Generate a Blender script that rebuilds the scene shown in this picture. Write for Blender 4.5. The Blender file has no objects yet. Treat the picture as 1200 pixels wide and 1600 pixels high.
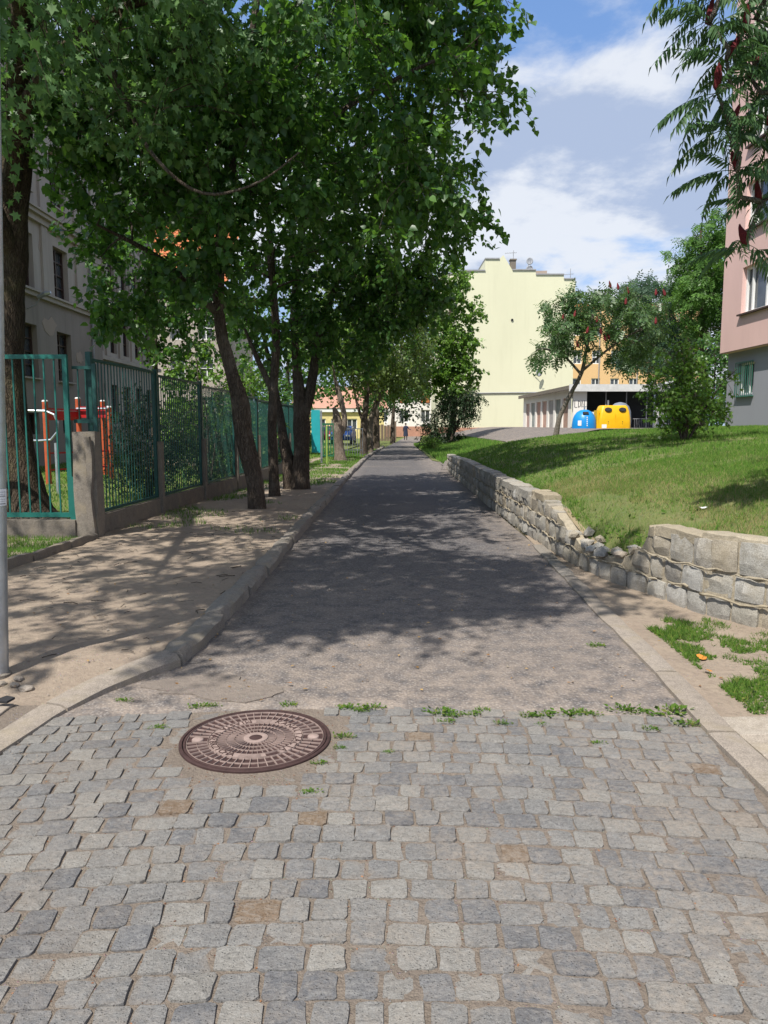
import bpy, bmesh, math, random
import numpy as np
from mathutils import Vector, Matrix, noise as mnoise

# ------------------------------------------------------------------ camera, world, sun, exposure
S = bpy.context.scene
COL = S.collection
cam = bpy.data.cameras.new('camera')
camo = bpy.data.objects.new('camera', cam)
COL.objects.link(camo)
cam.sensor_fit = 'VERTICAL'
cam.sensor_height = 24.0
cam.lens = 24.0 * 1180.0 / 1600.0
cam.clip_start = 0.05
cam.clip_end = 3000.0
camo.location = (0, 0, 1.55)
camo.rotation_euler = (math.radians(90 - 6.5746), 0, 0)
S.camera = camo

SUN_AZ, SUN_EL = math.radians(212.0), math.radians(56.0)      # azimuth clockwise from +Y
sl = bpy.data.lights.new('sun', 'SUN')
sl.energy = 5.0
sl.angle = math.radians(0.53)
sl.color = (1.0, 0.955, 0.88)
so = bpy.data.objects.new('sun', sl)
COL.objects.link(so)
tosun = Vector((math.sin(SUN_AZ) * math.cos(SUN_EL), math.cos(SUN_AZ) * math.cos(SUN_EL), math.sin(SUN_EL)))
so.rotation_euler = tosun.to_track_quat('Z', 'Y').to_euler()

W = bpy.data.worlds.new('World')
S.world = W
W.use_nodes = True
def build_world():
    nt = W.node_tree
    N, L = nt.nodes, nt.links
    N.clear()
    out = N.new('ShaderNodeOutputWorld')
    bg = N.new('ShaderNodeBackground')
    bg.inputs[1].default_value = 0.12
    L.new(bg.outputs[0], out.inputs[0])
    sky = N.new('ShaderNodeTexSky')
    sky.sky_type = 'NISHITA'
    sky.sun_disc = False
    sky.sun_elevation = SUN_EL
    sky.sun_rotation = SUN_AZ
    sky.air_density = 1.0
    sky.dust_density = 0.6
    sky.ozone_density = 2.0
    tc = N.new('ShaderNodeTexCoord')
    sep = N.new('ShaderNodeSeparateXYZ')
    L.new(tc.outputs['Generated'], sep.inputs[0])
    def m(op, a, b=None):
        n = N.new('ShaderNodeMath'); n.operation = op
        for i, v in enumerate((a, b)):
            if v is None: continue
            if isinstance(v, (int, float)): n.inputs[i].default_value = v
            else: L.new(v, n.inputs[i])
        return n.outputs[0]
    zz = m('ADD', m('MAXIMUM', sep.outputs[2], 0.0), 0.22)
    px, py = m('DIVIDE', sep.outputs[0], zz), m('DIVIDE', sep.outputs[1], zz)
    comb = N.new('ShaderNodeCombineXYZ')
    L.new(px, comb.inputs[0]); L.new(py, comb.inputs[1])
    def nz(scale, detail, rough, off, dist=0.0):
        mp = N.new('ShaderNodeMapping')
        mp.inputs['Location'].default_value = off
        L.new(comb.outputs[0], mp.inputs[0])
        n = N.new('ShaderNodeTexNoise')
        n.inputs['Scale'].default_value = scale
        n.inputs['Detail'].default_value = detail
        n.inputs['Roughness'].default_value = rough
        n.inputs['Distortion'].default_value = dist
        L.new(mp.outputs[0], n.inputs['Vector'])
        return n.outputs[0]
    def ramp(x, a, b):
        r = N.new('ShaderNodeMapRange'); r.interpolation_type = 'SMOOTHSTEP'
        r.inputs[1].default_value = a; r.inputs[2].default_value = b
        L.new(x, r.inputs[0]); return r.outputs[0]
    OFF = (18.78, 7.85, 0.0)  # where the banks of cloud lie
    base = nz(0.75, 9, 0.52, OFF, 0.25)
    fine = nz(2.6, 8, 0.6, (OFF[0] + 5, OFF[1], 0), 0.3)
    cov = m('ADD', m('MULTIPLY', base, 0.72), m('MULTIPLY', fine, 0.28))
    mask = ramp(cov, 0.43, 0.50)
    hor = ramp(sep.outputs[2], 0.0, 0.16)
    def mix(f, a, b):
        n = N.new('ShaderNodeMix'); n.data_type = 'RGBA'
        if isinstance(f, (int, float)): n.inputs[0].default_value = f
        else: L.new(f, n.inputs[0])
        for i, v in ((6, a), (7, b)):
            if isinstance(v, tuple): n.inputs[i].default_value = v + (1,)
            else: L.new(v, n.inputs[i])
        return n.outputs[2]
    shade = nz(1.7, 8, 0.58, (OFF[0] + 0.22, OFF[1] + 0.35, 0))
    sh = ramp(shade, 0.455, 0.565)
    white = mix(sh, (2.9, 3.45, 4.6), (5.4, 5.6, 5.95))
    blue = mix(0.45, sky.outputs[0], (1.35, 2.75, 6.0))
    haze = mix(hor, (3.3, 4.2, 5.8), blue)
    col = mix(m('MULTIPLY', mask, 0.9), haze, white)
    L.new(col, bg.inputs[0])
build_world()
S.view_settings.view_transform = 'Standard'
S.view_settings.look = 'None'
S.view_settings.exposure = 0.42
S.view_settings.gamma = 1.0
S.view_settings.use_curve_mapping = False
S.cycles.max_bounces = 8
S.cycles.transparent_max_bounces = 8

# ------------------------------------------------------------------ helpers
rnd = random.Random(7)
def link(o, parent=None):
    COL.objects.link(o)
    if parent is not None: o.parent = parent
    return o
def tag(o, label=None, cat=None, group=None, kind=None):
    if label: o['label'] = label
    if cat: o['category'] = cat
    if group: o['group'] = group
    if kind: o['kind'] = kind
    return o
def thing(name, label, cat, loc=(0, 0, 0), rz=0.0, group=None):
    o = bpy.data.objects.new(name, None)
    o.empty_display_size = 0.2
    o.location = loc
    o.rotation_euler = (0, 0, rz)
    return tag(link(o), label, cat, group)
def np_mesh(name, V, F, mats, matidx=None, smooth=False, sizes=None):
    """F: (n,k) int array, or a flat loop array with sizes"""
    me = bpy.data.meshes.new(name)
    V = np.asarray(V, dtype=np.float32)
    if sizes is None:
        F = np.asarray(F, dtype=np.int32)
        n, k = F.shape
        sizes = np.full(n, k, dtype=np.int32)
        F = F.ravel()
    sizes = np.asarray(sizes, dtype=np.int32)
    starts = np.concatenate(([0], np.cumsum(sizes)[:-1])).astype(np.int32)
    me.vertices.add(len(V)); me.vertices.foreach_set('co', V.ravel())
    me.loops.add(len(F)); me.loops.foreach_set('vertex_index', np.asarray(F, dtype=np.int32))
    me.polygons.add(len(sizes))
    me.polygons.foreach_set('loop_start', starts)
    me.polygons.foreach_set('loop_total', sizes)
    for m in mats if isinstance(mats, (list, tuple)) else [mats]: me.materials.append(m)
    if matidx is not None: me.polygons.foreach_set('material_index', np.asarray(matidx, dtype=np.int32))
    me.polygons.foreach_set('use_smooth', np.full(len(sizes), bool(smooth)))
    me.update(calc_edges=True)
    return me
class MB:
    def __init__(s): s.v, s.f, s.m, s.mi = [], [], [], 0
    def add(s, vs, fs):
        b = len(s.v); s.v.extend([tuple(x) for x in vs])
        for f in fs: s.f.append([b + i for i in f]); s.m.append(s.mi)
    def box(s, c, d, rz=0.0, M=None):
        hx, hy, hz = d[0] / 2, d[1] / 2, d[2] / 2
        P = [Vector((x * hx, y * hy, z * hz)) for z in (-1, 1) for y in (-1, 1) for x in (-1, 1)]
        R = M if M is not None else Matrix.Rotation(rz, 3, 'Z')
        s.add([R @ p + Vector(c) for p in P], [(0, 2, 3, 1), (4, 5, 7, 6), (0, 1, 5, 4), (2, 6, 7, 3), (0, 4, 6, 2), (1, 3, 7, 5)])
        return s
    def b2(s, a, b):
        return s.box([(a[i] + b[i]) / 2 for i in range(3)], [abs(b[i] - a[i]) for i in range(3)])
    def bar(s, a, b, w, d=None):
        a, b = Vector(a), Vector(b); L = (b - a).length
        q = (b - a).to_track_quat('Z', 'Y').to_matrix()
        return s.box((a + b) / 2, (w, d or w, L), M=q)
    def tube(s, pts, rad, n=8, cap=True, wob=None):
        pts = [Vector(p) for p in pts]; k = len(pts)
        if not hasattr(rad, '__len__'): rad = [rad] * k
        up = Vector((0.3, 0.9, 0.1)); vs = []
        for i, p in enumerate(pts):
            t = (pts[min(i + 1, k - 1)] - pts[max(i - 1, 0)]).normalized()
            a = (up - t * up.dot(t))
            if a.length < 1e-3: a = t.orthogonal()
            a.normalize(); up = a; b = t.cross(a)
            for j in range(n):
                an = 2 * math.pi * j / n
                r = rad[i] * (wob(i, an, p) if wob else 1.0)
                vs.append(p + (a * math.cos(an) + b * math.sin(an)) * r)
        fs = [(i * n + j, i * n + (j + 1) % n, (i + 1) * n + (j + 1) % n, (i + 1) * n + j) for i in range(k - 1) for j in range(n)]
        if cap: fs += [tuple(range(n))[::-1], tuple((k - 1) * n + j for j in range(n))]
        s.add(vs, fs); return s
    def lathe(s, prof, n=24, c=(0, 0, 0), sx=1.0, sy=1.0):
        vs = [(c[0] + r * math.cos(2 * math.pi * j / n) * sx, c[1] + r * math.sin(2 * math.pi * j / n) * sy, c[2] + z) for r, z in prof for j in range(n)]
        k = len(prof)
        fs = [(i * n + j, i * n + (j + 1) % n, (i + 1) * n + (j + 1) % n, (i + 1) * n + j) for i in range(k - 1) for j in range(n)]
        fs += [tuple(range(n))[::-1], tuple((k - 1) * n + j for j in range(n))]
        s.add(vs, fs); return s
    def prism(s, poly, vec):
        n = len(poly); poly = [Vector(p) for p in poly]; vec = Vector(vec)
        s.add(poly + [p + vec for p in poly], [tuple(range(n))[::-1], tuple(range(n, 2 * n))] + [(i, (i + 1) % n, n + (i + 1) % n, n + i) for i in range(n)])
        return s
    def mesh(s, name, mats, smooth=False):
        fl = np.fromiter((i for f in s.f for i in f), dtype=np.int32)
        return np_mesh(name, np.array(s.v).reshape(-1, 3), fl, mats, s.m, smooth, [len(f) for f in s.f])
    def build(s, name, mats, parent=None, smooth=False, auto=None):
        o = link(bpy.data.objects.new(name, s.mesh(name, mats, smooth)), parent)
        if auto:
            bm = bmesh.new(); bm.from_mesh(o.data)
            bmesh.ops.recalc_face_normals(bm, faces=bm.faces)
            for e in bm.edges:
                e.smooth = len(e.link_faces) == 2 and e.calc_face_angle(0) < auto
            for f in bm.faces: f.smooth = True
            bm.to_mesh(o.data); bm.free()
        return o
def lerp(a, b, t): return a + (b - a) * t
def sst(x, a, b):
    t = min(1.0, max(0.0, (x - a) / (b - a))); return t * t * (3 - 2 * t)
def interp(tab, x):
    if x <= tab[0][0]: return tab[0][1]
    for (x0, y0), (x1, y1) in zip(tab, tab[1:]):
        if x <= x1: return y0 + (y1 - y0) * (x - x0) / (x1 - x0)
    return tab[-1][1]
def fbm(x, y, s=1.0, o=3, seed=0.0):
    return mnoise.fractal(Vector((x * s + seed, y * s - seed * 0.7, seed)), 1.0, 2.0, o)

# ------------------------------------------------------------------ materials
class Mat:
    def __init__(s, name):
        s.m = bpy.data.materials.new(name); s.m.use_nodes = True
        s.nt = s.m.node_tree; s.N, s.L = s.nt.nodes, s.nt.links
        s.p = s.N['Principled BSDF']; s.out = s.N['Material Output']
        s.geo = s.N.new('ShaderNodeNewGeometry'); s.tc = s.N.new('ShaderNodeTexCoord')
    def pos(s, obj=False): return s.tc.outputs['Object'] if obj else s.geo.outputs['Position']
    def set(s, inp, v):
        i = s.p.inputs[inp]
        if isinstance(v, (int, float)): i.default_value = v
        elif isinstance(v, tuple): i.default_value = v + (1,)
        else: s.L.new(v, i)
    def noise(s, scale, detail=4, rough=0.55, vec=None, stretch=None, dist=0.0):
        n = s.N.new('ShaderNodeTexNoise')
        n.inputs['Scale'].default_value = scale; n.inputs['Detail'].default_value = detail
        n.inputs['Roughness'].default_value = rough; n.inputs['Distortion'].default_value = dist
        s.L.new(s._v(vec, stretch), n.inputs['Vector']); return n.outputs[0]
    def _v(s, vec, stretch):
        vec = vec or s.pos()
        if stretch:
            mp = s.N.new('ShaderNodeMapping'); mp.inputs['Scale'].default_value = stretch
            s.L.new(vec, mp.inputs[0]); vec = mp.outputs[0]
        return vec
    def voro(s, scale, feature='F1', vec=None, stretch=None, out=0, rand=1.0):
        n = s.N.new('ShaderNodeTexVoronoi'); n.feature = feature
        n.inputs['Scale'].default_value = scale
        n.inputs['Randomness'].default_value = rand
        s.L.new(s._v(vec, stretch), n.inputs['Vector']); return n.outputs[out]
    def ramp(s, x, *stops):
        r = s.N.new('ShaderNodeValToRGB'); e = r.color_ramp.elements
        while len(e) < len(stops): e.new(0.5)
        for el, (p, c) in zip(e, stops):
            el.position = p
            el.color = (c, c, c, 1) if isinstance(c, (int, float)) else c + (1,)
        s.L.new(x, r.inputs[0]); return r.outputs[0]
    def mr(s, x, a, b, c=0.0, d=1.0):
        r = s.N.new('ShaderNodeMapRange')
        for i, v in enumerate((a, b, c, d)): r.inputs[i + 1].default_value = v
        s.L.new(x, r.inputs[0]); return r.outputs[0]
    def mix(s, f, a, b, mode='MIX'):
        n = s.N.new('ShaderNodeMix'); n.data_type = 'RGBA'; n.blend_type = mode
        for i, v in ((0, f), (6, a), (7, b)):
            if isinstance(v, (int, float)):
                n.inputs[i].default_value = v if i == 0 else (v, v, v, 1)
            elif isinstance(v, tuple): n.inputs[i].default_value = v + (1,)
            else: s.L.new(v, n.inputs[i])
        return n.outputs[2]
    def math(s, op, a, b=0.0):
        n = s.N.new('ShaderNodeMath'); n.operation = op
        for i, v in enumerate((a, b)):
            if isinstance(v, (int, float)): n.inputs[i].default_value = v
            else: s.L.new(v, n.inputs[i])
        return n.outputs[0]
    def sep(s, i, vec=None):
        n = s.N.new('ShaderNodeSeparateXYZ'); s.L.new(vec or s.pos(), n.inputs[0]); return n.outputs[i]
    def rand(s): return s.N.new('ShaderNodeObjectInfo').outputs['Random']
    def bump(s, h, strength=0.5, dist=0.01):
        b = s.N.new('ShaderNodeBump'); b.inputs['Strength'].default_value = strength
        b.inputs['Distance'].default_value = dist
        s.L.new(h, b.inputs['Height']); s.L.new(b.outputs[0], s.p.inputs['Normal'])
MATS = {}
def plain(name, col, rough=0.6, metal=0.0, var=0.15, scale=3.0, bump=0.0, spec=0.4):
    if name in MATS: return MATS[name]
    M = Mat(name)
    n = M.noise(scale, 6, 0.6)
    M.set('Base Color', M.mix(M.mr(n, 0.3, 0.7), tuple(c * (1 - var) for c in col), tuple(min(1, c * (1 + var)) for c in col)))
    M.set('Roughness', M.mr(M.noise(scale * 7, 3), 0.3, 0.7, max(0.02, rough - 0.1), min(1, rough + 0.1)))
    M.set('Metallic', metal); M.set('Specular IOR Level', spec)
    if bump: M.bump(M.noise(scale * 20, 5), bump, 0.004)
    MATS[name] = M.m
    return M.m
def mk_sett(island=False):
    M = Mat('granite_sett')
    r = M.rand()
    if island: r = M.geo.outputs['Random Per Island']
    base = M.ramp(r, (0.0, (0.115, 0.117, 0.125)), (0.16, (0.145, 0.145, 0.149)), (0.34, (0.172, 0.169, 0.166)), (0.5, (0.202, 0.195, 0.184)), (0.64, (0.166, 0.164, 0.163)),
                  (0.8, (0.212, 0.202, 0.186)), (0.95, (0.232, 0.222, 0.204)), (0.985, (0.26, 0.247, 0.224)), (0.991, (0.155, 0.10, 0.06)), (1.0, (0.175, 0.125, 0.08)))
    g1 = M.noise(260, 2, 0.7); g2 = M.noise(70, 6, 0.7)
    lay = M.noise(24, 6, 0.65, stretch=(1, 1.7, 1), dist=1.6)
    pit = M.voro(95, out=0)
    c = M.mix(M.mr(g1, 0.35, 0.65), M.mix(1.0, base, 0.72, 'MULTIPLY'), M.mix(1.0, base, 1.3, 'MULTIPLY'))
    c = M.mix(M.mr(g2, 0.35, 0.7, 0.0, 0.55), c, M.mix(1.0, base, 0.6, 'MULTIPLY'))
    c = M.mix(M.mr(lay, 0.47, 0.70, 0.0, 0.45), c, (0.32, 0.31, 0.29))
    c = M.mix(M.mr(lay, 0.47, 0.30, 0.0, 0.5), c, M.mix(1.0, base, 0.5, 'MULTIPLY'))
    c = M.mix(M.math('MULTIPLY', M.mr(pit, 0.30, 0.12), M.mr(M.noise(14, 3), 0.42, 0.6)), c, M.mix(1.0, base, 0.45, 'MULTIPLY'))
    c = M.mix(M.mr(M.noise(1.1, 6, 0.65), 0.5, 0.72, 0.0, 0.4), c, (0.15, 0.125, 0.10))
    dn = M.noise(2.2, 7, 0.6); d2 = M.noise(38, 5, 0.65)
    dust = M.math('MULTIPLY', M.mr(dn, 0.36, 0.68), M.mr(d2, 0.35, 0.62))
    rt = M.mr(M.sep(0), -0.6, 1.5, 0.45, 1.0)
    c = M.mix(M.math('MULTIPLY', M.math('MULTIPLY', dust, 0.95), rt), c, (0.30, 0.255, 0.21))
    # sand swept into the edges of the stones
    eg = M.mr(M.sep(2), -0.004, -0.011, 0.0, 0.85)
    c = M.mix(eg, c, (0.21, 0.17, 0.135))
    c = M.mix(M.mr(M.noise(420, 2, 0.6), 0.55, 0.75, 0.0, 0.55), c, M.mix(1.0, base, 0.4, 'MULTIPLY'))
    M.set('Base Color', c); M.set('Roughness', M.mr(g2, 0.3, 0.7, 0.62, 0.9)); M.set('Specular IOR Level', 0.3)
    h = M.math('ADD', M.math('MULTIPLY', g2, 0.6), M.math('ADD', M.math('MULTIPLY', lay, 0.7), M.math('MULTIPLY', g1, 0.22)))
    M.bump(M.math('ADD', h, M.math('MULTIPLY', M.mr(pit, 0.0, 0.3), 0.5)), 0.8, 0.010)
    return M.m
def mk_dirt(name, c1, c2, c3, sc=1.0):
    M = Mat(name)
    a = M.noise(1.3 * sc, 8, 0.65); b = M.noise(22 * sc, 6, 0.65); g = M.noise(170, 3, 0.7)
    c = M.mix(M.mr(a, 0.35, 0.65), c1, c2)
    c = M.mix(M.mr(b, 0.45, 0.75, 0, 0.6), c, c3)
    peb = M.voro(75, out=0); pc = M.voro(75, out=1)
    c = M.mix(M.mr(g, 0.3, 0.7, 0, 0.5), c, M.mix(1.0, c, 0.6, 'MULTIPLY'))
    pm = M.math('MULTIPLY', M.mr(peb, 0.28, 0.18), M.mr(M.noise(9, 3), 0.5, 0.62))
    c = M.mix(M.math('MULTIPLY', pm, 0.7), c, M.mix(0.7, pc, (0.42, 0.38, 0.33)))
    M.set('Base Color', c); M.set('Roughness', 0.95); M.set('Specular IOR Level', 0.15)
    M.bump(M.math('ADD', M.math('ADD', b, M.math('MULTIPLY', g, 0.35)), M.math('MULTIPLY', pm, 0.5)), 0.9, 0.02)
    return M.m
def mk_asphalt():
    M = Mat('worn_asphalt')
    ch = M.voro(62, out=1); cd = M.voro(62, out=0)
    big = M.noise(0.55, 7, 0.6); g = M.noise(190, 3, 0.7); mid = M.noise(6, 6, 0.65)
    v = M.N.new('ShaderNodeSeparateColor'); M.L.new(ch, v.inputs[0])
    chip = M.ramp(v.outputs[0], (0.0, (0.05, 0.05, 0.058)), (0.4, (0.098, 0.096, 0.104)), (0.7, (0.16, 0.153, 0.155)), (1.0, (0.27, 0.25, 0.235)))
    c = M.mix(M.mr(cd, 0.30, 0.6, 0.0, 0.85), chip, (0.082, 0.077, 0.078))
    c = M.mix(M.mr(g, 0.35, 0.65, 0, 0.4), c, M.mix(1.0, c, 0.6, 'MULTIPLY'))
    # sandy dust lies on the first metres and along the edges
    y = M.mr(M.sep(1), 4.0, 9.5, 1.0, 0.12)
    ex = M.mr(M.math('ABSOLUTE', M.math('SUBTRACT', M.sep(0), 0.3)), 0.75, 1.65, 0.0, 1.0)
    dm = M.math('ADD', M.math('MULTIPLY', M.math('MAXIMUM', y, M.math('MULTIPLY', ex, 0.8)), M.mr(mid, 0.28, 0.6)), M.mr(big, 0.52, 0.7, 0.0, 0.25))
    dn = M.math('MULTIPLY', M.math('MINIMUM', dm, 1.0), M.mr(M.noise(55, 4, 0.7), 0.28, 0.6, 0.35, 1.0))
    c = M.mix(M.math('MULTIPLY', dn, 0.74), c, (0.35, 0.285, 0.23))
    M.set('Base Color', c); M.set('Roughness', 0.88); M.set('Specular IOR Level', 0.25)
    M.bump(M.math('ADD', M.math('MULTIPLY', cd, -0.8), M.math('ADD', M.math('MULTIPLY', g, 0.35), M.math('MULTIPLY', mid, 0.4))), 0.8, 0.009)
    return M.m
def mk_stone(name, pal, sc=1.0, bump=0.9, dist=0.02):
    M = Mat(name)
    base = M.ramp(M.rand(), *[(i / (len(pal) - 1), p) for i, p in enumerate(pal)])
    g1 = M.noise(120 * sc, 3, 0.7); g2 = M.noise(16 * sc, 7, 0.65); g3 = M.noise(4 * sc, 6, 0.6)
    c = M.mix(M.mr(g1, 0.33, 0.66), M.mix(1.0, base, 0.62, 'MULTIPLY'), M.mix(1.0, base, 1.28, 'MULTIPLY'))
    c = M.mix(M.mr(g2, 0.45, 0.75, 0, 0.6), c, M.mix(1.0, base, 0.45, 'MULTIPLY'))
    c = M.mix(M.mr(g3, 0.5, 0.72, 0, 0.5), c, (0.30, 0.25, 0.17))
    M.set('Base Color', c); M.set('Roughness', 0.9); M.set('Specular IOR Level', 0.25)
    M.bump(M.math('ADD', M.math('MULTIPLY', g1, 0.3), g2), bump, dist)
    return M.m
def mk_leaf(name, dark, light, trans, tf=0.4, rough=0.42, spec=0.35):
    M = Mat(name)
    r = M.geo.outputs['Random Per Island']
    c = M.mix(M.math('POWER', r, 1.9), dark, tuple(min(1, x * 1.2) for x in light))  # a few leaves coloured brighter to stand in for highlights in the crowns
    M.set('Base Color', c); M.set('Roughness', rough); M.set('Specular IOR Level', spec)
    t = M.N.new('ShaderNodeBsdfTranslucent')
    tcx = M.mix(r, tuple(x * 0.75 for x in trans), trans)
    M.L.new(tcx, t.inputs[0])
    mx = M.N.new('ShaderNodeMixShader'); mx.inputs[0].default_value = tf
    M.L.new(M.p.outputs[0], mx.inputs[1]); M.L.new(t.outputs[0], mx.inputs[2])
    M.L.new(mx.outputs[0], M.out.inputs[0])
    return M.m
def mk_bark(name, c1, c2, c3, sc=1.0):
    M = Mat(name)
    w = M.N.new('ShaderNodeTexNoise'); w.inputs['Scale'].default_value = 5.0; w.inputs['Detail'].default_value = 4
    M.L.new(M.pos(), w.inputs['Vector'])
    va = M.N.new('ShaderNodeVectorMath'); va.operation = 'MULTIPLY_ADD'
    M.L.new(w.outputs['Color'], va.inputs[0]); va.inputs[1].default_value = (.16, .16, .3); M.L.new(M.pos(), va.inputs[2])
    pv = va.outputs[0]
    fur = M.voro(26 * sc, 'DISTANCE_TO_EDGE', vec=pv, stretch=(1, 1, 0.13)); n = M.noise(20 * sc, 8, 0.72, vec=pv, stretch=(1, 1, 0.22), dist=0.4)
    f = M.noise(90, 4, 0.7); big = M.noise(2.2, 6, 0.65)
    c = M.mix(M.mr(n, 0.3, 0.7), tuple(x * .7 for x in c1), c2)
    c = M.mix(M.mr(fur, 0.0, 0.16, 0.55, 0.0), c, tuple(x * 0.4 for x in c1))
    c = M.mix(M.mr(big, 0.5, 0.72, 0, 0.65), c, c3)
    M.set('Base Color', c); M.set('Roughness', 0.95); M.set('Specular IOR Level', 0.12)
    M.bump(M.math('ADD', M.math('MULTIPLY', M.mr(fur, 0, 0.22), 0.7), M.math('ADD', n, M.math('MULTIPLY', f, 0.25))), 1.0, 0.022)
    return M.m
def mk_grass(name, a, b, dry, dr=(0.42, 0.62)):
    M = Mat(name)
    r = M.geo.outputs['Random Per Island']
    c = M.mix(r, a, b)
    dn = M.noise(0.9, 6, 0.6)
    dm = M.math('ADD', M.mr(dn, dr[0], dr[1], 0.0, 0.8), M.math('MULTIPLY', M.math('GREATER_THAN', r, 0.86), 0.5))
    c = M.mix(M.math('MINIMUM', dm, 0.85), c, dry)
    M.set('Base Color', c); M.set('Roughness', 0.6); M.set('Specular IOR Level', 0.2)
    va = M.N.new('ShaderNodeVectorMath'); va.operation = 'MULTIPLY_ADD'
    M.L.new(M.geo.outputs['Normal'], va.inputs[0]); va.inputs[1].default_value = (0.45, 0.45, 0.45); va.inputs[2].default_value = (0, 0, 0.8)
    vn = M.N.new('ShaderNodeVectorMath'); vn.operation = 'NORMALIZE'; M.L.new(va.outputs[0], vn.inputs[0])
    M.L.new(vn.outputs[0], M.p.inputs['Normal'])
    t = M.N.new('ShaderNodeBsdfTranslucent'); M.L.new(M.mix(1.0, c, 1.8, 'MULTIPLY'), t.inputs[0])
    mx = M.N.new('ShaderNodeMixShader'); mx.inputs[0].default_value = 0.4
    M.L.new(M.p.outputs[0], mx.inputs[1]); M.L.new(t.outputs[0], mx.inputs[2]); M.L.new(mx.outputs[0], M.out.inputs[0])
    return M.m
def mk_plaster(name, col, dirt, lo=0.5, hi=0.75, amt=0.5, sc=0.35, patch=None, bump=0.25):
    M = Mat(name)
    n = M.noise(sc, 8, 0.62, stretch=(1, 1, 0.6)); st = M.noise(1.6, 5, 0.6, stretch=(1.6, 1.6, 0.12)); f = M.noise(60, 4, 0.65)
    c = M.mix(M.mr(f, 0.3, 0.7), tuple(x * 0.95 for x in col), tuple(min(1, x * 1.04) for x in col))
    c = M.mix(M.mr(n, lo, hi, 0, amt), c, dirt)
    c = M.mix(M.mr(st, 0.52, 0.75, 0, amt * 0.6), c, dirt)
    M.set('Base Color', c); M.set('Roughness', 0.9); M.set('Specular IOR Level', 0.2)
    M.bump(f, bump, 0.006)
    return M.m
def mk_glass(name='window_glass', col=(0.03, 0.035, 0.04)):
    M = Mat(name)
    M.set('Base Color', M.mix(M.mr(M.noise(1.2, 3), 0.35, 0.65), col, tuple(c * 2.2 for c in col)))
    M.set('Roughness', 0.06); M.set('Specular IOR Level', 0.8)
    return M.m
m_sett = mk_sett()
m_settf = mk_sett(True)
m_dirt = mk_dirt('dry_dirt', (0.39, 0.315, 0.24), (0.32, 0.255, 0.20), (0.21, 0.165, 0.13))
m_bank = mk_dirt('dry_bank', (0.36, 0.285, 0.185), (0.30, 0.235, 0.15), (0.21, 0.175, 0.095))
m_sand = mk_dirt('joint_sand', (0.285, 0.235, 0.19), (0.23, 0.19, 0.155), (0.14, 0.11, 0.09), 3)
m_asph = mk_asphalt()
m_wallstone = mk_stone('wall_granite', [(0.27, 0.245, 0.20), (0.34, 0.32, 0.28), (0.24, 0.225, 0.20), (0.38, 0.365, 0.33), (0.31, 0.265, 0.20), (0.40, 0.39, 0.365)], 1.0, 0.7, 0.015)
m_mortar = mk_stone('lime_mortar', [(0.33, 0.28, 0.20), (0.37, 0.32, 0.24)], 1.5, 0.8, 0.012)
m_kerb = mk_stone('kerb_granite', [(0.21, 0.185, 0.16), (0.26, 0.235, 0.205), (0.235, 0.21, 0.18)], 1.6, 0.7, 0.014)
m_conc = mk_stone('old_concrete', [(0.17, 0.145, 0.12), (0.21, 0.185, 0.155)], 1.2, 0.6, 0.012)
m_kerbc = mk_stone('smooth_kerb_concrete', [(0.27, 0.23, 0.19), (0.29, 0.25, 0.21)], 1.4, 0.25, 0.006)
m_paver = mk_stone('paver_concrete', [(0.35, 0.30, 0.245), (0.31, 0.265, 0.22), (0.37, 0.325, 0.27)], 1.4, 0.3, 0.006)
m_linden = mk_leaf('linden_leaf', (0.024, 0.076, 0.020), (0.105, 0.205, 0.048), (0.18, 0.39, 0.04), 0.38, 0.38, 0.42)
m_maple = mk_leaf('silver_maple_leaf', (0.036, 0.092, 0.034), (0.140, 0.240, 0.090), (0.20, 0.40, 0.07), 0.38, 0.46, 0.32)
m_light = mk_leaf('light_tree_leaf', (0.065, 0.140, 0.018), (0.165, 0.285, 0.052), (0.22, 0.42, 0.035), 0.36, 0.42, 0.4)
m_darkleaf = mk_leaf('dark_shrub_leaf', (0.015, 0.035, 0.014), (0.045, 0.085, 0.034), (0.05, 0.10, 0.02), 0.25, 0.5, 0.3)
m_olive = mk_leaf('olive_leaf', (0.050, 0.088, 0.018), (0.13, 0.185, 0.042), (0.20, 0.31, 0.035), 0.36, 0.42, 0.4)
m_sumac = mk_leaf('sumac_leaf', (0.030, 0.075, 0.026), (0.080, 0.150, 0.055), (0.12, 0.24, 0.045), 0.30, 0.4, 0.45)
m_sumacpale = mk_leaf('airy_sumac_leaf', (0.045, 0.10, 0.035), (0.12, 0.20, 0.075), (0.15, 0.28, 0.05), 0.36, 0.4, 0.45)  # lighter green leaf colour of the spreading sumac
m_bluegreen = mk_leaf('bluegreen_leaf', (0.045, 0.09, 0.055), (0.10, 0.17, 0.11), (0.12, 0.22, 0.08), 0.38, 0.5, 0.3)
m_ailanthus = mk_leaf('feathery_leaf', (0.055, 0.13, 0.025), (0.13, 0.25, 0.055), (0.18, 0.36, 0.05), 0.4, 0.45, 0.35)
m_bark = mk_bark('dark_bark', (0.085, 0.065, 0.05), (0.15, 0.12, 0.095), (0.21, 0.18, 0.15))
m_barkm = mk_bark('mossy_bark', (0.06, 0.045, 0.033), (0.11, 0.085, 0.062), (0.125, 0.115, 0.06))
m_barkp = mk_bark('pale_bark', (0.20, 0.155, 0.12), (0.30, 0.25, 0.20), (0.34, 0.30, 0.25))
m_barks = mk_bark('sumac_bark', (0.22, 0.19, 0.16), (0.30, 0.27, 0.23), (0.17, 0.14, 0.11), 2)
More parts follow.
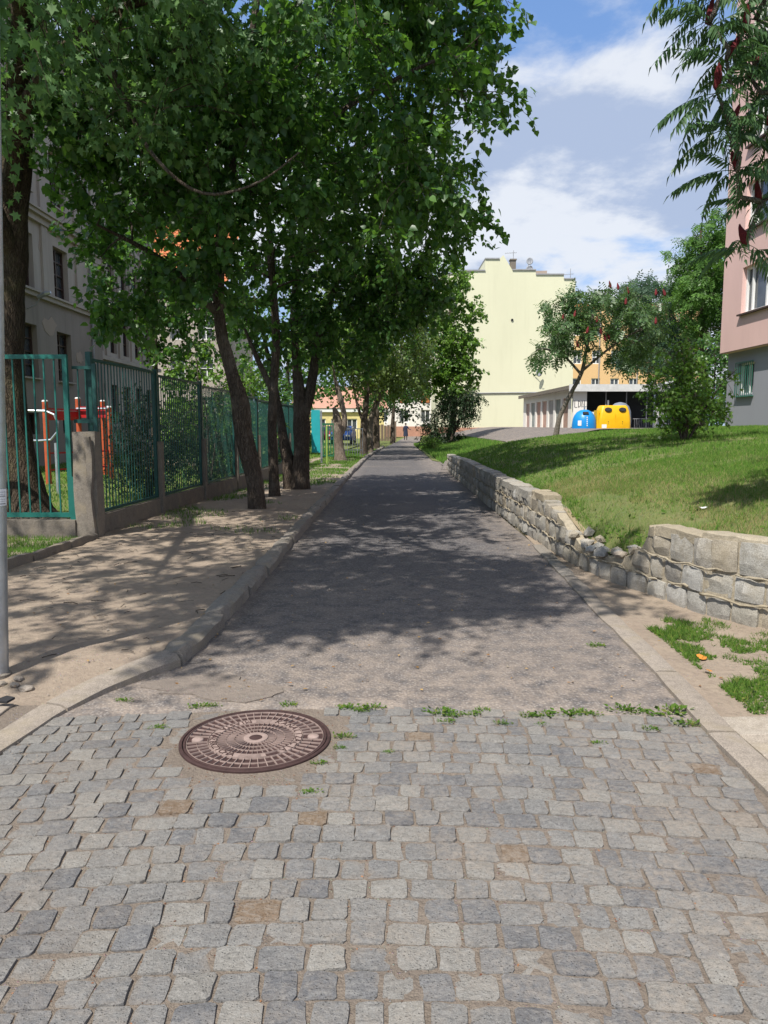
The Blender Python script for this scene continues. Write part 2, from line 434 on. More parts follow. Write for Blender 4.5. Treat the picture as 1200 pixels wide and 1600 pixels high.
m_lawn = mk_grass('lawn_blade', (0.058, 0.150, 0.014), (0.120, 0.230, 0.030), (0.23, 0.25, 0.07), (0.58, 0.85))
m_lawnd = mk_grass('dry_lawn_blade', (0.105, 0.145, 0.028), (0.18, 0.205, 0.055), (0.33, 0.275, 0.13), (0.30, 0.52))
m_weed = mk_grass('weed_blade', (0.050, 0.115, 0.014), (0.115, 0.205, 0.030), (0.22, 0.20, 0.06), (0.6, 0.85))
m_soil = mk_dirt('lawn_soil', (0.13, 0.175, 0.05), (0.19, 0.19, 0.08), (0.09, 0.12, 0.035))
m_soil2 = mk_dirt('yard_soil', (0.14, 0.18, 0.05), (0.18, 0.20, 0.065), (0.10, 0.11, 0.045))
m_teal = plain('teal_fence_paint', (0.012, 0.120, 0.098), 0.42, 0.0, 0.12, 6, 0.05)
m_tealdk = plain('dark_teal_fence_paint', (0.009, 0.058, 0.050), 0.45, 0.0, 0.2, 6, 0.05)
m_galv = plain('galvanised_steel', (0.44, 0.47, 0.50), 0.38, 0.75, 0.18, 7)
m_white = plain('white_paint', (0.74, 0.74, 0.72), 0.5, 0, 0.05)
m_paper = plain('paper_notice', (0.72, 0.73, 0.74), 0.7, 0, 0.03)
m_ink = plain('dark_ink', (0.04, 0.04, 0.05), 0.7)
m_castiron = plain('rusty_cast_iron', (0.050, 0.028, 0.026), 0.8, 0.0, 0.3, 18, 0.3, 0.25)
m_ironworn = plain('worn_dusty_iron', (0.275, 0.205, 0.18), 0.65, 0.0, 0.2, 25, 0.2)
m_glass = mk_glass()
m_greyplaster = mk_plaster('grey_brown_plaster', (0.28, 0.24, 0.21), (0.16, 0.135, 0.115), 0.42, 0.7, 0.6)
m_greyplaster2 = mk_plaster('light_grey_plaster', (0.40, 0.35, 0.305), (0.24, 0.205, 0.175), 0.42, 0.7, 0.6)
m_patch = mk_plaster('repair_plaster', (0.36, 0.29, 0.24), (0.28, 0.22, 0.18))
m_brownwood = plain('brown_window_wood', (0.055, 0.032, 0.025), 0.5)
m_pink = mk_plaster('pink_render', (0.68, 0.46, 0.42), (0.54, 0.37, 0.335), 0.48, 0.78, 0.5, bump=0.1)
m_pinkbase = mk_plaster('grey_base_render', (0.265, 0.27, 0.30), (0.22, 0.22, 0.24), 0.5, 0.8, 0.3, bump=0.1)
m_yellow = mk_plaster('pale_yellow_render', (0.645, 0.63, 0.455), (0.53, 0.515, 0.365), 0.45, 0.78, 0.45, 0.12, bump=0.05)
m_orange = mk_plaster('orange_render', (0.66, 0.44, 0.225), (0.58, 0.37, 0.18), 0.5, 0.8, 0.3, bump=0.05)
m_terracotta = plain('terracotta_plinth', (0.42, 0.225, 0.16), 0.85)
m_whitewall = mk_plaster('white_render', (0.76, 0.73, 0.68), (0.55, 0.50, 0.45), 0.5, 0.8, 0.3)
m_tile = plain('orange_roof_tile', (0.46, 0.155, 0.060), 0.8, 0, 0.25, 4)
m_dark = plain('dark_void', (0.02, 0.02, 0.022), 0.9)
m_grey = plain('weathered_grey', (0.28, 0.28, 0.29), 0.8)
m_roofgrey = plain('roof_felt_grey', (0.34, 0.35, 0.37), 0.8)

# ------------------------------------------------------------------ the lie of the land
KERB = [(-1.0, -1.86), (2.6, -1.86), (3.41, -1.82), (3.89, -1.74), (4.22, -1.62), (4.53, -1.44), (4.75, -1.30), (5.78, -1.24), (8.02, -1.20), (11.7, -1.16), (16.5, -1.09),
        (22.7, -1.02), (36.2, -0.74), (51.3, 0.0), (71.1, 1.25), (110, 3.4)]
WALLP = [(4.3, 3.9), (4.75, 3.55), (5.12, 3.2), (5.51, 2.87), (5.98, 2.59), (6.92, 2.37), (7.58, 2.17), (8.82, 2.05), (10.66, 2.01), (14.5, 1.98), (20.2, 2.06), (24.9, 2.11), (26.5, 2.2)]
WTOP = [(4.3, .70), (5.5, .69), (6.0, .66), (6.82, .62), (6.9, .48), (7.0, .42), (7.2, .32), (7.6, .27), (8.05, .28), (8.4, .35), (8.75, .46), (9.05, .55), (9.5, .60), (9.9, .64), (10.45, .64), (10.5, .58), (11.5, .60), (14.5, .62), (20, .61), (25, .54), (26.5, .5)]
FENCE = [(9.0, -4.0), (10.1, -3.95), (19.0, -3.5), (30.0, -3.1), (36.0, -2.9), (60, -1.6), (90, 1.2)]
def kerbx(y): return interp(KERB, y)
def wallx(y): return interp(WALLP, y)
def fencex(y): return interp(FENCE, y)
def wdist(x, y):
    best = 1e9; p = Vector((x, y))
    for (y0, x0), (y1, x1) in zip(WALLP, WALLP[1:]):
        a, b = Vector((x0, y0)), Vector((x1, y1)); d = b - a
        t = max(0, min(1, (p - a).dot(d) / d.length_squared))
        best = min(best, (p - a - d * t).length)
    return best
def hgt(x, y):
    """height of the ground"""
    h = 0.0
    if y < 29 and y > 4.3 and x > wallx(y):
        d = wdist(x, y)
        h = max(0.12, min(0.52, interp(WTOP, y) - .045)) if x < 3.2 else .52
        h = lerp(h, .54, sst(d, .12, .55))
        h = h + (1.52 - h) * (1 - math.exp(-max(0, d - 0.2) / 3.0)) + 0.03 * fbm(x, y, 0.5)
        far = 1.35 * sst(x, 2.6, 10.5)
        h = lerp(h, far, sst(y, 25.0, 29.0))
    elif y >= 29:
        h = 1.35 * sst(x, 2.6, 10.5) * sst(y, 27, 30)
        if y > 75: h = lerp(h, 0.75 * sst(x, 3, 8), sst(y, 72, 84))
    elif x < kerbx(y):
        h = 0.072 * sst(y, 4.2, 5.0) + 0.02 * fbm(x, y, 0.9, 3, 4)* sst(kerbx(y) - x, 0, .4)
        h -= 0.10 * sst(y, 12, 20) * sst(-x, 2.2, 3.6)
        if x < -13: h = 0.0
    return h
def strip(name, ys, xl, xr, nc, mat, off, label=None, kind='structure', bump=0.0, seed=0.0, front=None, hf=None, pw=1.0):
    hf = hf or hgt
    V, F = [], []
    for y in ys:
        a, b = xl(y), xr(y)
        for i in range(nc + 1):
            x = lerp(a, b, (i / nc) ** pw)
            if front and y <= ys[1] + 1e-6: V.append((x, front(x) if y == ys[0] else max(y, front(x) + .05), off)); continue
            V.append((x, y, hf(x, y) + off + (bump * fbm(x, y, 2.5, 4, seed) if 0 < i < nc - 1 else 0)))
    n = nc + 1
    if front: V = [(x, y - .004, z - .05) for x, y, z in V[:n]] + V; ys = [ys[0]] + list(ys)
    for j in range(len(ys) - 1):
        for i in range(nc): F.append((j * n + i, j * n + i + 1, (j + 1) * n + i + 1, (j + 1) * n + i))
    o = link(bpy.data.objects.new(name, np_mesh(name, V, np.array(F), mat, None, True)))
    return tag(o, label, None, None, kind)
def rng(a, b, step):
    n = max(1, int(round((b - a) / step))); return [a + (b - a) * i / n for i in range(n + 1)]
def setttop(x): return 4.03 - 0.055 * (x + 0.1) ** 2

def build_ground():
    ys = rng(-8, 30, 1.0) + rng(32, 120, 4) + [200, 400, 900]
    xs = [-900, -300, -120, -60] + rng(-40, 40, 1.0) + [60, 120, 300, 900]
    V = [(x, y, min(hgt(x + a, y + b) for a in (-1, -.5, 0, .5, 1) for b in (-1, -.5, 0, .5, 1)) - 0.07) for y in ys for x in xs]
    n = len(xs)
    F = [(j * n + i, j * n + i + 1, (j + 1) * n + i + 1, (j + 1) * n + i) for j in range(len(ys) - 1) for i in range(n - 1)]
    tag(link(bpy.data.objects.new('ground', np_mesh('ground', V, np.array(F), m_soil2, None, True))), 'bare earth and rough grass lying under and around the whole lane', None, None, 'structure')
    strip('dirt_verge', rng(4.0, 12, 0.12) + rng(12.25, 36, 0.4), lambda y: min(fencex(y) - 0.15, -3.6) - (7 * sst(9.9 - y, 0, 0.4)), lambda y: kerbx(y) - 0.09, 34, m_dirt, 0.0,
          'trodden dry dirt verge between the fence and the kerb', bump=0.018, seed=2)
    strip('asphalt_road', [3.9] + rng(4.15, 12, 0.2) + rng(12.5, 110, 1.5), lambda y: kerbx(y) - 0.02, lambda y: interp([(3.5, 1.72), (4.5, 1.72), (6.3, 1.78), (7.67, 1.84), (9.52, 1.96), (14, 2.0), (24.9, 2.15), (27, 2.6), (29, 2.4), (45, 2.2), (60, 2.3), (71, 3.3), (110, 5.6)], y), 22, m_asph, 0.0,
          'worn grey asphalt lane running away under the trees', front=lambda x: setttop(x) - .02 + .022 * fbm(x, 0, 7, 3), hf=lambda x, y: .006 * fbm(x, y, .7, 3, 2) * sst(y, 4.2, 5.5))
    strip('driveway', rng(26.5, 84, 1.0), lambda y: interp([(26.5, 2.0), (28, 2.2), (33, 2.3), (40, 6.5), (60, 6.5), (84, 4.5)], y), lambda y: interp([(26.5, 2.3), (28, 4.0), (32, 7.5), (38, 12), (45, 22), (84, 24)], y), 14, m_asph, 0.012,
          'grey asphalt drive rising to the garages')
    strip('grass_island', rng(30, 62, 1.0), lambda y: interp([(30, 2.6), (33, 2.1), (45, 2.25), (60, 2.4), (62, 2.6)], y), lambda y: interp([(30, 2.8), (33, 3.4), (40, 6.4), (60, 6.4), (62, 4)], y), 10, m_soil, 0.02,
          'grass mound between the path and the drive')
    strip('lawn', rng(4.35, 12, 0.2) + rng(12.5, 31, 0.5), lambda y: wallx(y) + 0.17, lambda y: interp([(4, 13), (24, 13), (28, 12), (31, 3)], y) if y > 27.5 else 16.0, 60, m_soil, 0.004,
          'sloping lawn held up by the stone wall', pw=2.0)
    strip('dirt_strip', rng(3.85, 10.5, 0.15), lambda y: interp([(3.85, 1.7), (4.5, 1.78), (6.3, 1.84), (10.5, 1.98)], y), lambda y: (wallx(y) + 0.1) if y > 4.4 else 4.4, 16, m_dirt, 0.006,
          'dusty earth strip at the foot of the stone wall', bump=0.015, seed=5, hf=lambda x, y: .02 * sst(x, 2.0, 3.2))
    strip('earth_slope', rng(6.75, 10.6, 0.12), lambda y: wallx(y) + 0.14, lambda y: wallx(y) + 0.2 + .72 * sst(y, 6.75, 7.3) * sst(10.6, y, -1.6) * (1 + .35 * fbm(y, 0, 2.2)), 14, m_bank, 0.022, 'bare earth slumping over the broken stretch of wall', bump=.02, seed=6)
    strip('yard_lawn', rng(9.9, 60, 0.8), lambda y: -14.5, lambda y: fencex(y) - 0.2, 16, m_soil2, 0.0, 'playground lawn behind the green fence')
    strip('yard_path', rng(42, 48, 1), lambda y: -13.5, lambda y: -8.0 - (y - 42) * 0.3, 6, m_asph, 0.02, 'grey paved path across the playground')
build_ground()

# ------------------------------------------------------------------ cobbled apron and manhole
MH = Vector((-0.638, 3.605, 0.0)); MHR = 0.372
def rounded_stone(rs):
    """worn sett of unit size: irregular 12-point outline, sloping arris, nearly flat top; 36 triangles"""
    pts = []
    cs = [(-1, -1), (1, -1), (1, 1), (-1, 1)]
    cj = [(cx * .5 + rs.uniform(-.075, .05), cy * .5 + rs.uniform(-.075, .05)) for cx, cy in cs]
    for i in range(4):
        p0, p, p1 = Vector(cj[i - 1]), Vector(cj[i]), Vector(cj[(i + 1) % 4])
        k = rs.uniform(.06, .15)
        m = (p + p1) / 2; n = Vector((p1.y - p.y, -(p1.x - p.x)))
        pts += [p.lerp(p0, k), p.lerp(p1, rs.uniform(.06, .15)), m + n * rs.uniform(-.035, .02)]
    V = [(p.x, p.y, -.55) for p in pts]
    for p in pts:
        q = rs.uniform(.935, .985); V.append((p.x * q, p.y * q, rs.uniform(-.09, .03)))
    V.append((rs.uniform(-.1, .1), rs.uniform(-.1, .1), rs.uniform(-.01, .09)))
    F = [(i, (i + 1) % 12, 12 + (i + 1) % 12, 12 + i) for i in range(12)] + [(12 + i, 12 + (i + 1) % 12, 24) for i in range(12)]
    mb = MB(); mb.add(V, F)
    me = mb.mesh('sett', m_sett, False)
    bm = bmesh.new(); bm.from_mesh(me)
    for f in bm.faces: f.smooth = True
    for e in bm.edges:
        if len(e.link_faces) == 2 and e.calc_face_angle(0) > 0.75: e.smooth = False
    bm.to_mesh(me); bm.free()
    return me
def build_apron():
    V, F = [], []
    xs = rng(-2.0, 1.85, 0.07); ys = rng(-0.6, 4.06, 0.07)
    for y in ys:
        for x in xs: V.append((x, y - 0.055 * (x + 0.1) ** 2 * sst(y, 2, 4), -0.0068 + 0.0008 * sst(x, -0.9, 0.9) + 0.0032 * fbm(x, y, 6, 3) + .0018 * fbm(x, y, 1.3, 2, 9)))
    n = len(xs)
    F = [(j * n + i, j * n + i + 1, (j + 1) * n + i + 1, (j + 1) * n + i) for j in range(len(ys) - 1) for i in range(n - 1)]
    ap = tag(link(bpy.data.objects.new('cobbled_pavement', np_mesh('cobbled_pavement', V, np.array(F), m_sand, None, True))), 'apron of worn granite setts bedded in sandy joints', None, None, 'structure')
    rs = random.Random(11)
    var = [rounded_stone(rs) for _ in range(36)]
    cand = []
    y = 3.955; j = 0
    while y > -0.4:
        pitch = rs.uniform(0.106, 0.121)
        x = -1.80 + rs.uniform(-0.1, 0.02)
        while x < 1.62:
            w = rs.choice((rs.uniform(0.085, 0.11), rs.uniform(0.10, 0.13), rs.uniform(0.105, 0.13), rs.uniform(.12, .155)))
            cx = x + w / 2; cy = y - 0.055 * (cx + 0.1) ** 2 - pitch / 2 + 0.07
            x += w
            if cx + w / 2 > 1.66 or cx - w / 2 < -1.83: continue
            md = (Vector((cx, cy)) - MH.xy).length
            if md < MHR + 0.012: continue
            cand.append((cx, cy, w - rs.uniform(0.002, 0.011), pitch - rs.uniform(0.002, 0.011), (rs.uniform(-0.004, 0.004) if md > MHR + .11 else -.0075), rs.uniform(-0.06, 0.06) - 0.055 * 2 * (cx + 0.1) * 0.8))
        y -= pitch
    def seen(c):
        d = c[1] * 0.9934 + 1.55 * 0.1145
        px = 600 + 1180 * c[0] / d; py = 800 + 1180 * (1.55 * 0.9934 - c[1] * 0.1145) / d
        return -60 < px < 1260 and py < 1660
    vis = [c for c in cand if seen(c)]
    vis.sort(key=lambda c: -c[1]); vis = vis[-300:]
    vs = set(id(c) for c in vis)
    for c in vis:
        o = bpy.data.objects.new('sett', rs.choice(var)); link(o, ap)
        o.location = (c[0], c[1], c[4]); o.rotation_euler = (rs.uniform(-.03, .03), rs.uniform(-.03, .03), c[5] + rs.choice((0, math.pi)))
        o.scale = (c[2], c[3], 0.05)
    rest = MB()
    for c in cand:
        if id(c) in vs: continue
        me = rs.choice(var)
        R = Matrix.Rotation(c[5], 3, 'Z')
        rest.add([R @ Vector((v.co.x * c[2], v.co.y * c[3], v.co.z * .05)) + Vector((c[0], c[1], c[4])) for v in me.vertices], [tuple(p.vertices) for p in me.polygons])
    if rest.v:
        tag(rest.build('sett_field', m_settf, ap, False, 0.75), 'further setts of the same apron running on past the others', None, None, 'stuff')
    return len(vis), len(cand)
print('setts', build_apron())

def build_manhole():
    t = thing('manhole_cover', 'round rusty cast iron manhole cover set among the granite setts', 'manhole cover', (MH.x, MH.y, -.001), math.radians(4))
    MB().lathe([(0.372, -0.05), (0.372, 0.004), (0.368, 0.007), (0.357, 0.007), (0.354, 0.002), (0.354, -0.02)], 72).build('frame', m_castiron, t, auto=0.6)
    lid = MB().lathe([(0.351, -0.03), (0.351, 0.009), (0.348, 0.011), (0.340, 0.011), (0.338, 0.003), (0.05, 0.003)], 72).build('lid', m_castiron, t, auto=0.6)
    lid.location.z = -0.004
    rib = MB()
    def ring(r, w, z=0.0105, n=72):
        rib.lathe([(r - w / 2, 0.002), (r - w / 2 + .001, z), (r + w / 2 - .001, z), (r + w / 2, 0.002)], n)
    for r, w in ((0.335, .0035), (0.285, .0026), (0.234, .0035), (0.190, .0028), (0.146, .0024), (0.103, .0024)): ring(r, w)
    def spokes(n, r0, r1, w, skip=lambda a: False):
        for k in range(n):
            a = 2 * math.pi * k / n
            if skip(a): continue
            rib.bar((r0 * math.cos(a), r0 * math.sin(a), 0.0065), (r1 * math.cos(a), r1 * math.sin(a), 0.0065), w, 0.008)
    spokes(48, 0.236, 0.334, 0.0036, lambda a: min(a, 2 * math.pi - a) < .1 or abs(a - math.pi) < .1)
    spokes(44, 0.105, 0.188, 0.0017)
    spokes(28, 0.062, 0.104, 0.0016)
    for a0, a1 in ((-52, 68), (101, 150), (157, 248)):
        m = int((a1 - a0) / 4); V = []
        for i in range(m + 1):
            a = math.radians(lerp(a0, a1, i / m))
            V += [(r * math.cos(a), r * math.sin(a), z) for r, z in ((.1925, .002), (.1935, .0098), (.2285, .0098), (.2295, .002))]
        rib.add(V, [(i * 4 + j, i * 4 + j + 1, i * 4 + j + 5, i * 4 + j + 4) for i in range(m) for j in range(3)])
    # plain pads and line fields of the lettering band
    for a0, a1 in ((68, 73), (95, 101), (150, 157), (248, 254), (282, 288), (307, 313)):
        pts = []
        for r in (0.192, 0.230):
            row = [(r * math.cos(math.radians(lerp(a0, a1, i / 3))), r * math.sin(math.radians(lerp(a0, a1, i / 3)))) for i in range(4)]
            pts += row if r < .2 else row[::-1]
        rib.prism([(x, y, 0.002) for x, y in pts], (0, 0, 0.0085))
    for lo, hi in ((73, 95), (254, 282)):
        for r in (0.199, 0.208, 0.217, 0.226):
            p = [(r * math.cos(math.radians(a)), r * math.sin(math.radians(a)), 0.0065) for a in range(lo, hi + 1, 2)]
            for a, b in zip(p, p[1:]): rib.bar(a, b, 0.004, 0.008)
    rib.build('rib', m_ironworn, lid)
    boss = MB().lathe([(0.062, 0.002), (0.060, 0.012), (0.05, 0.014), (0.034, 0.011), (0.02, 0.0105)], 32)
    boss.build('boss', m_ironworn, lid, auto=0.6)
    MB().lathe([(0.036, 0.009), (0.030, 0.0125), (0.012, 0.0135)], 20).build('keyhole_plug', m_castiron, lid, auto=0.6)
    for a in (180, 0):
        MB().lathe([(0.030, 0.003), (0.028, 0.010), (0.02, 0.015), (0.006, 0.016)], 16, (0.285 * math.cos(math.radians(a)), 0.285 * math.sin(math.radians(a)), 0)).build('lifting_lug', m_ironworn, lid, auto=0.6)
    # raised letters
    def letters(txt, a0, a1, cw):
        for i, ch in enumerate(txt):
            mb = MB()
            a = math.radians(lerp(a0, a1, i / (len(txt) - 1)))
            cu = bpy.data.curves.new('letter', 'FONT'); cu.body = ch; cu.size = 0.050; cu.extrude = 0.004
            cu.align_x = 'CENTER'; cu.align_y = 'CENTER'; cu.resolution_u = 2
            ob = bpy.data.objects.new('letter', cu)
            me = bpy.data.meshes.new_from_object(ob)
            rot = a - math.pi / 2 if cw else a + math.pi / 2
            R = Matrix.Rotation(rot, 3, 'Z')
            mb.add([R @ Vector((v.co.x, v.co.y, v.co.z)) + Vector((0.211 * math.cos(a), 0.211 * math.sin(a), 0.0078)) for v in me.vertices], [tuple(p.vertices) for p in me.polygons])
            bpy.data.objects.remove(ob); bpy.data.curves.remove(cu); bpy.data.meshes.remove(me)
            mb.build('letter', m_castiron, lid)
    letters('KANALIZACJA', 62, -46, True)
    letters('MIASTA', 106, 146, False)
    letters('WA\u0141BRZYCHA', 166, 243, False)
build_manhole()

def build_patch():
    rs = random.Random(6); c = Vector((-1.02, 4.33)); P = []
    for i in range(22):
        a = 6.283 * i / 22; P.append((c.x + .40 * math.cos(a) * rs.uniform(.6, 1.15) - .12 * math.sin(a), c.y + .24 * math.sin(a) * rs.uniform(.5, 1.2), .0045 + .0035))
    P = [(max(x, kerbx(y) + .015), max(y, setttop(x) + .03), z) for x, y, z in P]
    mb = MB(); mb.prism([(x, y, z - .03) for x, y, z in P], (0, 0, .03)); o = mb.build('asphalt_patch', mk_dirt('patch_asphalt', (0.235, 0.20, 0.172), (0.27, 0.225, 0.19), (0.17, 0.145, 0.125)))
    tag(o, 'smoother grey repair patch in the asphalt above the manhole', None, None, 'structure')
build_patch()
# ------------------------------------------------------------------ kerbs and paving
def rough_block(L, w, h, rs, amp=0.012, seg=4):
    """irregular stone block along +Y, base at z=0, rounded top edge"""
    prof = [(-w / 2, 0), (-w / 2, h * .8), (-w * .38, h), (w * .30, h), (w / 2 * .96, h * .78), (w / 2, 0)]
    V, F = [], []
    for k in range(seg + 1):
        y = -L / 2 + L * k / seg
        e = 0.90 if k in (0, seg) else 1.0
        for x, z in prof:
            a = amp if z > 0 else amp * .4
            V.append((x * (e if z > 0 else 1) + rs.uniform(-a, a), y + (rs.uniform(-a, a) if 0 < k < seg else 0), z * (0.95 if k in (0, seg) else 1) + (rs.uniform(-a, a) * .8 if z > 0 else -0.06)))
    n = len(prof)
    for k in range(seg):
        for i in range(n - 1): F.append((k * n + i, k * n + i + 1, (k + 1) * n + i + 1, (k + 1) * n + i))
    F += [tuple(range(n)), tuple(seg * n + i for i in range(n))[::-1]]
    mb = MB(); mb.add(V, F); return mb
def along(tab, y0, y1):
    """polyline (x,y) points of a table between y0 and y1"""
    ys = [y0] + [y for y, _ in tab if y0 < y < y1] + [y1]
    return [Vector((interp(tab, y), y)) for y in ys]
def walk(pts, steps):
    """yield (start, end) points along a 2D polyline with the given step lengths"""
    seg = [(a, b, (b - a).length) for a, b in zip(pts, pts[1:])]
    tot = sum(s[2] for s in seg)
    def at(d):
        for a, b, l in seg:
            if d <= l: return a + (b - a) * (d / l)
            d -= l
        return seg[-1][1]
    d = 0
    while d < tot - 0.02:
        s = min(steps(), tot - d); yield at(d), at(d + s), s, d; d += s
def build_kerbs():
    rs = random.Random(5)
    k = link(bpy.data.objects.new('kerb', None)); tag(k, 'raised kerb of rough granite blocks edging the dirt verge', None, None, 'structure')
    for a, b, s, d in walk(along(KERB, 4.75, 52), lambda: rs.uniform(0.8, 1.15)):
        near = a.y < 22
        mb = rough_block(s - 0.012, 0.17, lerp(.088, .115, sst(a.y, 4.7, 6.5)) + rs.uniform(-.012, .012), rs, 0.014, 6 if near else 2)
        o = mb.build('kerb_stone', m_kerb, k, auto=0.7)
        c = (a + b) / 2; dirv = b - a; n = Vector((-dirv.y, dirv.x)).normalized()
        o.location = (c.x + n.x * 0.075 + rs.uniform(-.012, .012), c.y + n.y * 0.075, 0)
        o.rotation_euler = (0, 0, math.atan2(dirv.y, dirv.x) - math.pi / 2 + rs.uniform(-.015, .015))
    # smooth rounded dropped kerb swinging to the pavement
    for (y0, y1) in ((-0.5, 1.0), (1.0, 2.0), (2.0, 3.05), (3.05, 3.95), (3.95, 4.74)):
        pts = []
        for q in rng(y0 + 0.006, y1 - 0.006, 0.1): pts.append(Vector((kerbx(q), q)))
        V, F = [], []
        hh = lambda q: lerp(0.022, 0.085, sst(q, 3.6, 4.75))
        for i, p in enumerate(pts):
            t = (pts[min(i + 1, len(pts) - 1)] - pts[max(i - 1, 0)]).normalized(); nn = Vector((-t.y, t.x))
            for wd, z in ((0.0, -0.06), (0.006, hh(p.y) * .55), (0.04, hh(p.y) * .92), (0.08, hh(p.y)), (0.15, hh(p.y)), (0.16, -0.06)):
                V.append((p.x + nn.x * wd, p.y + nn.y * wd, z))
        for i in range(len(pts) - 1):
            for j in range(5): F.append((i * 6 + j, (i + 1) * 6 + j, (i + 1) * 6 + j + 1, i * 6 + j + 1))
        F += [tuple(range(6)), tuple((len(pts) - 1) * 6 + j for j in range(6))[::-1]]
        mb = MB(); mb.add(V, F); mb.build('kerb_stone', m_kerbc, k, auto=0.5)
    fk = link(bpy.data.objects.new('edging_strip', None)); tag(fk, 'flush concrete edging between the lane and the wall', None, None, 'structure')
    EDG = [(-0.5, 1.70), (2.0, 1.69), (2.93, 1.68), (3.8, 1.70), (4.5, 1.76), (6.3, 1.83), (7.67, 1.90), (9.5, 1.98)]
    for a, b, s, d in walk(along(EDG, -0.5, 9.6), lambda: rs.uniform(0.9, 1.05)):
        mb = rough_block(s - 0.014, 0.15, 0.022 + rs.uniform(-.004, .006), rs, 0.004, 4)
        o = mb.build('kerb_stone', m_kerbc if a.y < 6.2 else m_kerb, fk, auto=0.7)
        c = (a + b) / 2; dirv = b - a
        o.location = (c.x, c.y, 0.0); o.rotation_euler = (0, 0, math.atan2(dirv.y, dirv.x) - math.pi / 2)
    # fence-side sunken kerb
    lk = link(bpy.data.objects.new('edging_kerb', None)); tag(lk, 'half buried concrete edging in front of the corner fence', None, None, 'structure')
    for a, b, s, d in walk([Vector((-4.1, 6.2)), Vector((-3.85, 7.5)), Vector((-3.79, 9.8))], lambda: 0.95):
        o = rough_block(s - 0.02, 0.09, 0.17 + rs.uniform(-.02, .02), rs, 0.008, 4).build('kerb_stone', m_conc, lk, auto=0.7)
        c = (a + b) / 2; dv = b - a
        o.location = (c.x, c.y, 0); o.rotation_euler = (0, 0, math.atan2(dv.y, dv.x) - math.pi / 2)
    # concrete pavers right and left
    def pav(name, label, x0, x1, y0, y1, z, w, d, skip):
        base = MB().b2((x0, y0, z - 0.1), (x1, y1, z - 0.012)).build(name, m_sand)
        tag(base, label, None, None, 'structure')
        me = {}
        for v in range(4):
            mb = MB(); j = lambda: rs.uniform(-.002, .002)
            mb.add([(sx * w / 2 * .985, sy * d / 2 * .985, -.05) for sx, sy in ((-1, -1), (1, -1), (1, 1), (-1, 1))] + [(sx * w / 2 * .985 + j(), sy * d / 2 * .985 + j(), -.004) for sx, sy in ((-1, -1), (1, -1), (1, 1), (-1, 1))]
                   + [(sx * (w / 2 - .006), sy * (d / 2 - .006), j()) for sx, sy in ((-1, -1), (1, -1), (1, 1), (-1, 1))],
                   [(r + i, r + (i + 1) % 4, r + 4 + (i + 1) % 4, r + 4 + i) for r in (0, 4) for i in range(4)] + [(8, 9, 10, 11)])
            me[v] = mb.mesh('paving_slab', m_paver)
        yy = y1 - d / 2; row = 0
        while yy > y0:
            xx = x0 + w / 2 + (w / 2 if row % 2 else 0)
            while xx < x1:
                if xx == x0 + w / 2 + w / 2:
                    o = link(bpy.data.objects.new('paving_slab', me[0]), base); o.location = (x0 + w / 4, yy, z + .001); o.scale = (.5, 1, 1)
                if not skip(xx, yy):
                    o = link(bpy.data.objects.new('paving_slab', me[rs.randrange(4)]), base)
                    o.location = (xx, yy, z + rs.uniform(-.003, .004)); o.rotation_euler = (rs.uniform(-.008, .008), rs.uniform(-.008, .008), rs.uniform(-.01, .01))
                xx += w
            yy -= d; row += 1
    pav('pavement', 'light concrete slab pavement beside the setts and weeds', 1.775, 3.6, 0.9, 3.86, 0.014, 0.3, 0.24, lambda x, y: False)
    pav('footway', 'pale concrete slab footway beside the lamp post', -3.4, -1.83, 1.5, 4.02, 0.024, 0.34, 0.34, lambda x, y: x > -2.05)
build_kerbs()

# ------------------------------------------------------------------ stone retaining wall
def wall_block(rs, kind):
    """rough-faced stone, unit box: x -.5...5 along wall, y front -.5 (out) to .5, z 0..1; about 44 triangles"""
    V, F = [], []
    n = 3
    jit = {}
    for k in range(n + 1):
        for i in range(n + 1):
            x, z = -.5 + i / n, k / n
            edge = i in (0, n) or k in (0, n)
            if edge: y = -0.41 + rs.uniform(-.04, .04); x *= rs.uniform(.96, 1.0); z = .5 + (z - .5) * rs.uniform(.95, 1.0)
            else: y = -0.5 + rs.uniform(-.07, .06); x += rs.uniform(-.07, .07); z += rs.uniform(-.07, .07)
            if (i in (0, n)) and (k in (0, n)): x *= .96; z = .5 + (z - .5) * .95
            V.append((x, y, z))
    for k in range(n):
        for i in range(n):
            a = k * 4 + i; F.append((a, a + 1, a + 5, a + 4))
    rim = [0, 1, 2, 3, 7, 11, 15, 14, 13, 12, 8, 4]
    b = len(V)
    for q in rim: V.append((V[q][0] * 1.01, 0.5, .5 + (V[q][2] - .5) * 1.01))
    for i in range(12): F.append((rim[i], b + i, b + (i + 1) % 12, rim[(i + 1) % 12]))
    mb = MB(); mb.add(V, F)
    me = mb.mesh('stone', m_wallstone)
    bm = bmesh.new(); bm.from_mesh(me)
    bmesh.ops.recalc_face_normals(bm, faces=bm.faces)
    for f in bm.faces: f.smooth = True
    for e in bm.edges:
        if len(e.link_faces) == 2 and e.calc_face_angle(0) > 0.30: e.smooth = False
    bm.to_mesh(me); bm.free()
    return me
